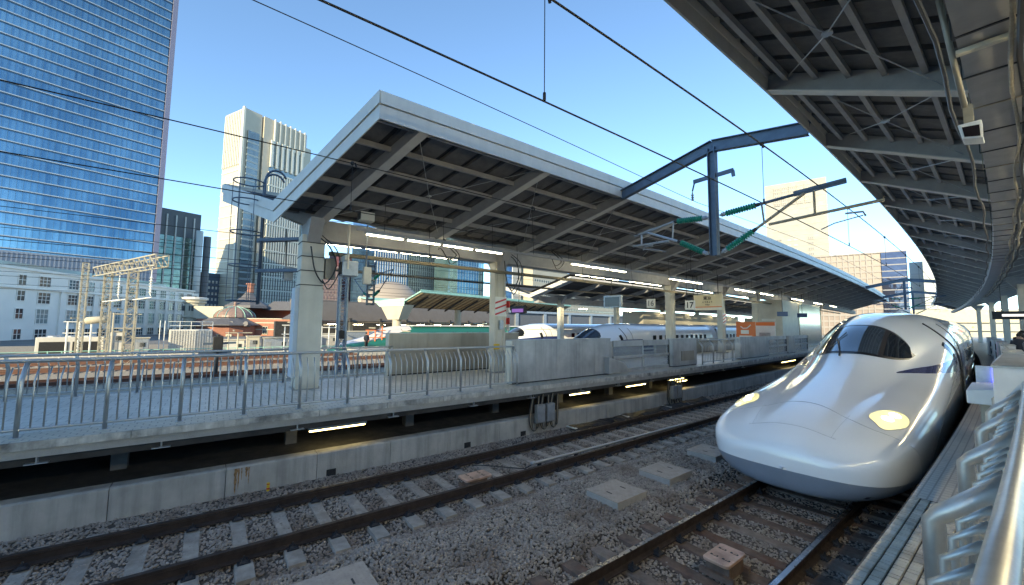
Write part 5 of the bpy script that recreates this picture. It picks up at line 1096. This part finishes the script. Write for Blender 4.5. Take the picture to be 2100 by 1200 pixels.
link('shaft', G().lathe(F.p(0, 0, -4), (0, 0, 1), [(0, 2.6), (13.5, 2.6)], 18), M['stonew'], t, smooth=False)
for z in (1.5, 4.0, 8.6): link('ring', G().lathe(F.p(0, 0, z), (0, 0, 1), [(0, 2.75), (.15, 3.1), (.5, 3.1), (.6, 2.75)], 18), M['stonew'], t)
link('crown', G().lathe(F.p(0, 0, 9.4), (0, 0, 1), [(0, 2.7), (.4, 3.4), (.9, 3.4), (1.1, 3.0)], 18), M['ftop'], t)
for u in (-1.4, .3, 1.5): link('window', F.B(u-.5, u+.4, 2.15, 2.55, 6.2, 7.8), M['win'], t); link('window', F.B(u-.5, u+.4, 2.15, 2.55, -.5, 1.0), M['win'], t)

# towers seen under the far canopy
def slab(name, label, x, y, a, L_, dep, z1, m, cat='tower', bands=None, fins=None, z0=-1.2, u0=0):
    F = Fr(x, y, a)
    if F.n.dot(-F.o) < 0: F.n = -F.n
    t = building(name, label, cat, F); link('body', F.B(u0, L_, -dep, 0, z0, z1), m, t)
    if bands:
        st, h, mb, zs, o = bands
        for k in range(int((z1-zs)/st)): link('floor_band', F.B(u0-.05, L_+.05, 0, o, zs+k*st, zs+k*st+h), mb, t)
    if fins:
        st, w, mf, o = fins; n = int((L_-u0)/st)
        if n < 60:
            for k in range(n): link('fin', F.B(u0+k*st, u0+k*st+w, 0, o, z0, z1), mf, t)
        else:
            g = G()
            for k in range(n): F.box(g, u0+k*st, u0+k*st+w, 0, o, z0, z1)
            tag(link('fin', g, mf, t), kind='stuff')
    return t, F
pb = mat('pink_granite', (.55, .30, .24), .6, var=.04, scale=.2)
slab('pink_tower', 'salmon pink grid fronted office block behind the brown station roof', -254, 51, 25, 13, 14, 37, pb, 'building', (3.4, 1.5, mat('salmon_band', (.62, .36, .27), .6), 5, .25), (2.2, .9, mat('salmon_band', (.62, .36, .27), .6), .25))
slab('maroon_tower', 'dark maroon tower with close vertical ribs behind the pink block', -270, 66, 25, 20, 14, 47, mat('maroon_glass', (.10, .035, .04), .35), 'tower', None, (1.1, .45, mat('maroon_rib', (.25, .10, .10), .5), .5))
slab('blue_fin_tower', 'blue glass tower with vertical white fins under the canopy, left of three', -240, 76, 24, 28, 20, 80, glass_facade('fin_glass', (.05, .12, .22), (.16, .30, .42), 2, 4), 'tower', (4, .5, mat('blue_mullion', (.05, .12, .2), .4), 4, .2), (2.0, .35, M['ftop'], .6))
slab('white_fin_tower', 'tower of pale stone fins and dark glass in the middle of three under the canopy', -262, 106, 24, 38, 20, 90, glass_facade('fin_glass2', (.05, .06, .08), (.14, .17, .2), 2, 4), 'tower', (4, .6, M['stonew'], 4, .2), (2.2, .9, M['stonew'], .8))
slab('teal_glass_tower', 'pale teal mirror glass block mirroring another building, beneath the canopy', -238, 131, 24, 32, 20, 90, glass_facade('teal_glass', (.14, .30, .34), (.34, .52, .52), 3.2, 4), 'tower', (4, .12, M['galv'], 4, .1), (3.2, .1, M['galv'], .1))
slab('blue_fin_tower', 'narrow blue tower with thin white fins directly left of the cream many windowed block', -226, 168, 24, 14, 14, 90, glass_facade('fin_glass', (.05, .12, .22), (.16, .30, .42), 2, 4), 'tower', None, (1.7, .35, M['ftop'], .6))
t, F = slab('cream_block', 'long cream building with many small windows seen under the far canopy', -225, 186, 18, 170, 20, 46, mat('warm_cream_wall', (.46, .40, .31), .7, var=.03, scale=.1), 'building', (13, .8, M['stonew'], 9, .8))
facade_win(t, F, [3+3.2*k for k in range(48)], [10, 15, 20, 25, 30, 35], 1.2, 1.7, M['win'], n=.03)
# right hand towers
t, F = slab('white_tower', 'tall cream white tower right of the gantry post with window groups near its top', -106.3, 280.5, -72.0, 31.2, 14, 93.3, mat('cream_white_tower', (.30, .29, .265), .6, var=.03, scale=.1), 'tower', (3.3, .22, M['stonew'], 10, .15))
for k in range(5): link('window_group', F.B(4.8+k*3.9, 7.9+k*3.9, .12, .3, 79, 91), mat('greyed_glass', (.12, .12, .13), .3), t)
g = G()
for k in range(5):
    for j in range(3): F.box(g, 5.1+k*3.9+j, 5.3+k*3.9+j, .3, .5, 79, 91)
    for j in range(5): F.box(g, 4.8+k*3.9, 7.9+k*3.9, .3, .5, 80.5+2.4*j, 81.2+2.4*j)
tag(link('glazing_bar', g, M['stonew'], t), kind='stuff')
facade_win(t, F, [5.3, 21.2], [30+3.3*k for k in range(9)], 2.6, 1.4, mat('greyed_glass', (.12, .12, .13), .3), n=.16, cross=(3, 1), frame=M['stonew'])
facade_win(t, F, [11, 14.3], [30+3.3*k for k in range(9)], 1.6, .9, mat('paleglass2', (.42, .40, .36), .3), n=.16, frame=M['stonew'])
t, F = slab('grid_block', 'broad office block with cream grid front and grey glass end below the white tower', -72.3, 249, -72.0, 25.4, 12, 39.2, mat('grid_glass', (.22, .17, .15), .4), 'building', (3.0, .9, mat('pinkish_cream', (.28, .25, .23), .6), 3, .3), (2.2, .5, mat('pinkish_cream', (.28, .25, .23), .6), .45))
link('roof_edge', F.B(-.2, 34.5, -12.2, .6, 39.2, 39.9), mat('pinkish_cream', (.28, .25, .23), .6), t)
link('glass_end', F.B(25.4, 34.3, -12, .8, -1.2, 39.3), glass_facade('grey_end_glass', (.05, .05, .08), (.14, .14, .18), 2.2, 3), t)
for k in range(12): link('end_band', F.B(25.4, 34.4, .8, 1.0, 3+3*k, 3.5+3*k), mat('grey_band', (.18, .18, .2), .5), t)
link('antenna', G().tube([tuple(F.p(25, -5, 39)), tuple(F.p(25, -5, 44))], .1, 5), M['galv'], t)
slab('pale_block', 'pale tower slice beside the edge of the near canopy', -36.8, 277.6, -82, 18, 14, 46.5, mat('pale_panels', (.50, .53, .52), .5), 'tower', (6.5, .25, M['galv'], 3, .1))
slab('small_pale_block', 'narrow lower pale block left of the pale tower slice', -43.5, 290, -82, 6, 10, 37.5, mat('pale_panels', (.50, .53, .52), .5), 'building', (3.5, .5, M['galv'], 3, .15))
slab('far_roof_house', 'low pale building at the end of the gap between the canopies', -62, 262, -78, 60, 12, 12, M['stonew'], 'building', (3.6, .5, M['win'], 2, .1))
# the long store across the street behind the camera; it shades the platforms
F = Fr(44, -8, 0); t = building('department_store', 'long tall department store across the forecourt behind the camera', 'building', F); F.n = -F.n
link('wall', F.B(-330, 0, -45, 0, -1.2, 52), mat('store_wall', (.42, .41, .39), .6, var=.06, scale=.1), t)
for k in range(11): link('window_band', F.B(-326, -4, 0, .15, 4+k*4.3, 6.2+k*4.3), M['winl'], t)

# ================================================================ STATION CLUTTER IN THE SUN
vd = 19.0
F = Fr(-56.1, 21.2, vd)      # butterfly canopy with verdigris roof; n points to the camera
if F.n.dot(-F.o) < 0: F.n = -F.n
t = building('green_canopy', 'pale green butterfly canopy on a cream pier over the green train', 'canopy', F)
L_ = 90
def wing(n1, z1, n0, z0, m, nm, th_=.12, u0=0, u1=L_): return link(nm, G().hexa([F.p(u0, n0, z0), F.p(u1, n0, z0), F.p(u1, n1, z1), F.p(u0, n1, z1), F.p(u0, n0, z0+th_), F.p(u1, n0, z0+th_), F.p(u1, n1, z1+th_), F.p(u0, n1, z1+th_)]), m, t)
wing(4.96, 7.45, 0, 5.55, M['copgreen'], 'roof', .18, u1=46); wing(-9, 7.0, 0, 5.55, M['copgreen'], 'roof', .18, u1=46)
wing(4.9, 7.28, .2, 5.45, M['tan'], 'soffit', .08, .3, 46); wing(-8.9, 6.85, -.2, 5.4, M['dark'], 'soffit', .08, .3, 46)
wing(5.0, 7.35, 4.9, 7.30, M['copgreen'], 'fascia', .38, -.1, 46)
for k in range(40): wing(4.85, 7.20, .3, 5.40, mat('rib_brown', (.20, .14, .08), .6), 'soffit_rib', .07, .6+k*1.1, .9+k*1.1)
for k in range(12): link('bracket', G().bar(F.p(2+k*3.7, 4.2, 6.9), F.p(2+k*3.7, .4, 5.1), .16, .22), M['dark'], t)
link('pier_head', G().hexa([F.p(-.6, -1.2, 3.6), F.p(.9, -1.2, 3.6), F.p(.9, 1.2, 3.6), F.p(-.6, 1.2, 3.6), F.p(-.8, -2.6, 5.6), F.p(1.1, -2.6, 5.6), F.p(1.1, 2.4, 5.7), F.p(-.8, 2.4, 5.7)]), M['stonew'], t)
link('valley_end', G().hexa([F.p(-.85, -2.7, 5.45), F.p(-.8, -2.7, 5.45), F.p(-.8, 2.5, 5.5), F.p(-.85, 2.5, 5.5), F.p(-.85, -4.2, 6.35), F.p(-.8, -4.2, 6.35), F.p(-.8, 2.6, 6.55), F.p(-.85, 2.6, 6.55)]), mat('mint_panel', (.45, .68, .55), .6), t)
link('pier', G().lathe(F.p(.1, 0, -1.2), (0, 0, 1), [(0, .62), (4.8, .62)], 14), M['stonew'], t, smooth=False)
for k, u in enumerate((13, 26, 38)): single('round_column', G().lathe(F.p(u, 0, -1.2), (0, 0, 1), [(0, .55), (6.6, .55)], 12), M['stonew'], 'round cream column under the green canopy, %s after the big pier' % ORD[k+1], 'column')
# the long brown roof edge behind
F = Fr(-72, 8, vd)
if F.n.dot(-F.o) < 0: F.n = -F.n
t = building('elevated_hall', 'long brown roof edge of the elevated tracks stretching behind the green canopy', 'hall', F)
link('soffit_band', G().hexa([F.p(4, 0, 3.4), F.p(330, 0, 3.4), F.p(330, -3, 3.4), F.p(4, -3, 3.4), F.p(4, -1.6, 7.0), F.p(330, -1.6, 7.0), F.p(330, -4, 7.0), F.p(4, -4, 7.0)]), M['brownband'], t)
link('gutter', F.B(4, 330, 0, .25, 3.25, 3.4), M['dark'], t)
for k in range(16): link('rafter_end', F.B(6+k*6.5, 6.5+k*6.5, .1, .5, 3.2, 3.9), M['dark'], t)
link('back_wall', F.B(4, 330, -9, -8.5, -1.2, 3.2), M['dark'], t); link('floor', F.B(4, 150, -8.5, 1, -.2, .1), M['conc2'], t)
for k in range(18): link('column', F.B(7+k*7, 7.6+k*7, -2.2, -1.6, .1, 3.3), M['stonew'], t)
for k in range(20): link('ceiling_lamp', F.B(6+k*5.5, 8+k*5.5, -5, -4.8, 2.7, 2.76), M['lamp'], t)
t = thing('copper_dome_hall', 'large brown vaulted dome roof with round dormers behind the green canopy', 'dome', (-150, 56, 0))
c = cw_(-45, 150); link('dome', G().lathe((c.x, c.y, 3), (0, 0, 1), [(0, 11.5), (5.5, 11.5), (8.5, 10.8), (11.5, 8.8), (14, 6), (15.2, 2.5), (15.6, .4)], 24), mat('brown_dome', (.30, .25, .21), .6), t, smooth=True)
for k in (-1, 1): link('dormer', G().lathe((c.x, c.y, 12) if 0 else tuple(Vector((c.x, c.y, 11.5)) + cw_(k*9.4, -5)), cw_(k*.8, -1), [(-1, 1.2), (.6, 1.2), (.7, .8)], 12), M['stonew'], t)
tag(t, 'large brown vaulted dome roof with round dormers behind the green canopy', 'dome')

# yard equipment
def obox(name, label, cat, x, y, w, d, z0, z1, m, rz=20, top=None):
    F = Fr(x, y, rz)
    if F.n.dot(-F.o) < 0: F.n = -F.n
    t = thing(name, label, cat, tuple(F.p(0, 0, z0))); link('case', F.B(0, w, -d, 0, z0, z1), m, t, bevel=.03); return t, F
t, F = obox('cooling_unit', 'white rooftop cooling unit with two black grilles at the left', 'cooling unit', -58.4, -13.4, 4.6, 1.8, -.9, 1.35, M['ftop'], 5)
for a in (.25, 2.45): link('grille', F.B(a, a+1.9, 0, .06, -.55, .9), M['black'], t)
for a in (.8, 2.0, 3.2): link('fan', G().lathe(F.p(a+.3, -.9, 1.35), (0, 0, 1), [(0, .5), (.12, .5), (.16, .3)], 14), M['galv'], t)
t, F = obox('transformer_tank', 'large cream ribbed transformer tank with railing on its top', 'tank', -59.2, -3.7, 3.9, 2.6, -1.2, 2.1, M['ftop'], 3)
for k in range(16): link('rib', F.B(.1+k*.24, .2+k*.24, 0, .12, -1.1, 2.0), M['ftop'], t)
g = G()
for u in (-.1, .9, 1.9, 2.9, 3.9): g.tube([tuple(F.p(u, -.1, 2.1)), tuple(F.p(u, -.1, 3.0))], .03, 5)
for z in (2.55, 3.0): g.tube([tuple(F.p(-.1, -.1, z)), tuple(F.p(3.9, -.1, z))], .03, 5)
link('railing', g, M['signw'], t)
link('access_ladder', G().tube([tuple(F.p(-.4, .1, -1.2)), tuple(F.p(-.4, .1, 3.1))], .04, 5).tube([tuple(F.p(-.8, .1, -1.2)), tuple(F.p(-.8, .1, 3.1))], .04, 5), M['signw'], t)
cl_ = [(-57.5, .9, 2.4, 1.5, .9, 'ftop', 'low white hut left of the signal post'), (-57.0, 3.6, 1.2, 1.2, 1.3, 'stonew', 'narrow cream cabinet in the yard behind the railing'), (-56.6, 5.2, 2.6, 1.8, 1.1, 'galv', 'grey equipment hut with small windows near the brick station'),
       (-56.2, 8.4, 1.5, 1.5, 1.8, 'stonew', 'cream concrete block left of the clad column'), (-57.6, 10.3, 3.6, 2, 1.5, 'conc2', 'brownish concrete box directly left of the clad column'), (-57.5, -19.5, 2.6, 1.5, .5, 'stonew', 'low cream cabinet at the far left of the yard'),
       (-57.8, -8.4, 1.3, 1.2, 1.9, 'ftop', 'tall white cabinet right of the cooling unit'), (-57.6, -6.4, 1.2, 1.0, 1.2, 'galv', 'grey cabinet left of the transformer tank'), (-55.0, 14.2, 4.5, 2, 1.9, 'galv', 'pale grey hut right of the clad column'), (-57, -25, 3.5, 2, 1.1, 'ftop', 'white box at the very left edge of the yard')]
for x, y, w, d, z, m, lb in cl_:
    t, F = obox('equipment_hut', lb, 'hut', x, y, w, d, -1.2, z, M[m], 3); link('roof_lip', F.B(-.1, w+.1, -d-.1, .1, z, z+.1), M['stonew'], t); link('door', F.B(.2, .8, 0, .04, -1, z-.4), M['panel'], t); link('window', F.B(w-.7, w-.25, 0, .04, z-.9, z-.45), M['win'], t)
def pipes(x, y, lb, h, n, m='signw'):
    t = thing('pipe_rack', lb, 'frame', (x, y, -1.2)); random.seed(int(abs(x*y)))
    for k in range(n):
        yy = y+k*.8; hh = h*random.uniform(.7, 1); link('post', G().tube([(x, yy, -1.2), (x, yy, hh)], .07, 6), M[m], t)
    for z in (.5, .8): link('cross_bar', G().tube([(x, y-.3, h*z), (x, y+(n-1)*.8+.4, h*z)], .05, 5), M[m], t)
    link('crossarm', G().bar((x-1, y+.4, h*.9), (x+1.2, y+.4, h*.9), .1, .14), M['hose'], t)
pipes(-56.5, -11.0, 'cream pipe frame right above the cooling unit', 3.6, 3); pipes(-54.5, -7.6, 'post frame with a horizontal cylinder beside the thin lattice mast', 4.6, 3, 'stonew'); pipes(-52.5, 6.8, 'white post frame in front of the brick station', 3.4, 4); pipes(-52, 10.6, 'white frame with bent pipes left of the clad column', 3.1, 3)
pipes(-50, 1.5, 'cream steel frame before the copper dome', 2.4, 3, 'stonew'); pipes(-47, 14.5, 'orange tinted frame just right of the clad column', 2.8, 3, 'orange'); pipes(-55, -21, 'thin posts at the far left of the yard', 2.6, 3); pipes(-45.5, 18.0, 'yellow posts near the people by the green train', 2.4, 2, 'yellow')
t = thing('capacitor_drum', 'cream horizontal drum on posts next to the thin lattice mast', 'drum', (-50, -9, 3)); link('drum', G().lathe((-51.6, -9.0, 3.0), (.1, 1, .12), [(0, .22), (.1, .32), (1.3, .32), (1.4, .22)], 14), M['stonew'], t, smooth=True); link('post', G().tube([(-51.4, -7.4, -1.2), (-51.4, -7.4, 3.9)], .10, 8), M['stonew'], t)
t = thing('signal_post', 'black colour light signal post behind the railing in the middle left', 'signal', (-30, .4, -1)); link('post', G().tube([(-30, .4, -1), (-30, .4, 2.3)], .09, 8), M['black'], t); link('head', G().box(-30.2, -29.8, .15, .65, 1.25, 2.2), M['black'], t, bevel=.04); link('arm', G().bar((-30, -.3, 1.75), (-30, 1.3, 1.8), .1, .12).bar((-30, -.5, 1.2), (-30, 1.1, 1.2), .1, .1), M['bsteel'], t)
for i in range(3):
    t = thing('yard_fence', 'low %s fence line in the yard beyond the tracks' % ('white', 'cream', 'pale green')[i], 'fence', (-52-i*3, 0, -1)); x = -50.5-i*2.6; m = M[('ftop', 'stonew', 'copgreen')[i]]
    for z in (-.65, -.35, -.1+i*.1): link('rail', G().tube([(x+3, -34, z), (x, -12, z), (x, 12, z), (x+2, 34, z)], .04, 5), m, t)
    for k in range(28): link('post', G().box(x-.04, x+.04, -12+k*.9, -11.92+k*.9, -1, -.05+i*.1), m, t)
g = G(); 
single('platform_wall', G().sweep([(-41.9, .30), (-46.2, .30), (-46.2, -1), (-41.9, -1)], sub(14, 120, 4)), M['conc2'], 'platform on which people walk beside the green train', 'platform')
single('white_roof_strip', G().sweep([(-28.5, 2.62), (-28.1, 2.62), (-28.1, 2.70), (-28.5, 2.70)], sub(25, 60, 4)), M['ftop'], 'thin pale canopy strip between the green and white trains', 'roof strip')

# the next island platform with its stair enclosure, seen between the far columns
tag(link('second_platform', G().sweep([(-29.4, -.9), (-23.2, -.9), (-23.2, .75), (-29.4, .75)], sub(26, 150, 4)), M['conc2']), kind='structure')
t = thing('stair_enclosure', 'beige stair enclosure under the second canopy behind the parked white trains', 'enclosure', P(50, -26, .75))
for k in range(6): link('wall_panel', G().tb(40+k*5, 44.95+k*5, -27.4, -24.8, .75, 4.7), mat('beige_enclosure', (.42, .38, .30), .6, var=.06, streak=.15), t)
t = thing('stair_enclosure', 'farther beige stair enclosure under the second canopy', 'enclosure', P(84, -26, .75))
for k in range(5): link('wall_panel', G().tb(82+k*5, 86.95+k*5, -27.4, -24.8, .75, 4.7), mat('beige_enclosure', (.42, .38, .30), .6), t)
for i, (s_, w_, c_, lb) in enumerate(((38, 1.6, 'red', 'red vending machine on the second platform'), (33, 1.2, 'signw', 'white vending machine on the second platform'), (74, 1.6, 'galv', 'grey vending machine farther along the second platform'))):
    t = thing('vending_machine', lb, 'vending machine', P(s_, -25.5, .75)); link('case', G().tb(s_, s_+.8, -26.1, -25.1, .75, 2.7), M[c_], t, bevel=.02); link('window', G().tb(s_+.1, s_+.7, -25.1, -25.08, 1.6, 2.5), M['winl'], t)
t = thing('station_hall', 'long dark blue grey hall wall across the yard behind the second platform', 'hall', P(60, -56, -1))
link('wall', G().sweep([(-58, -1.2), (-56, -1.2), (-56, 5.2), (-58, 5.2)], sub(48, 190, 4)), mat('hall_blue_grey', (.11, .125, .15), .6, var=.1), t)
link('roof_edge', G().sweep([(-58.5, 5.2), (-55.6, 5.2), (-55.6, 5.6), (-58.5, 5.6)], sub(48, 190, 4)), M['galv'], t)
for k in range(16): link('pilaster', G().tb(50+k*8, 50.8+k*8, -56, -55.7, -1.2, 5.2), M['galv'], t)
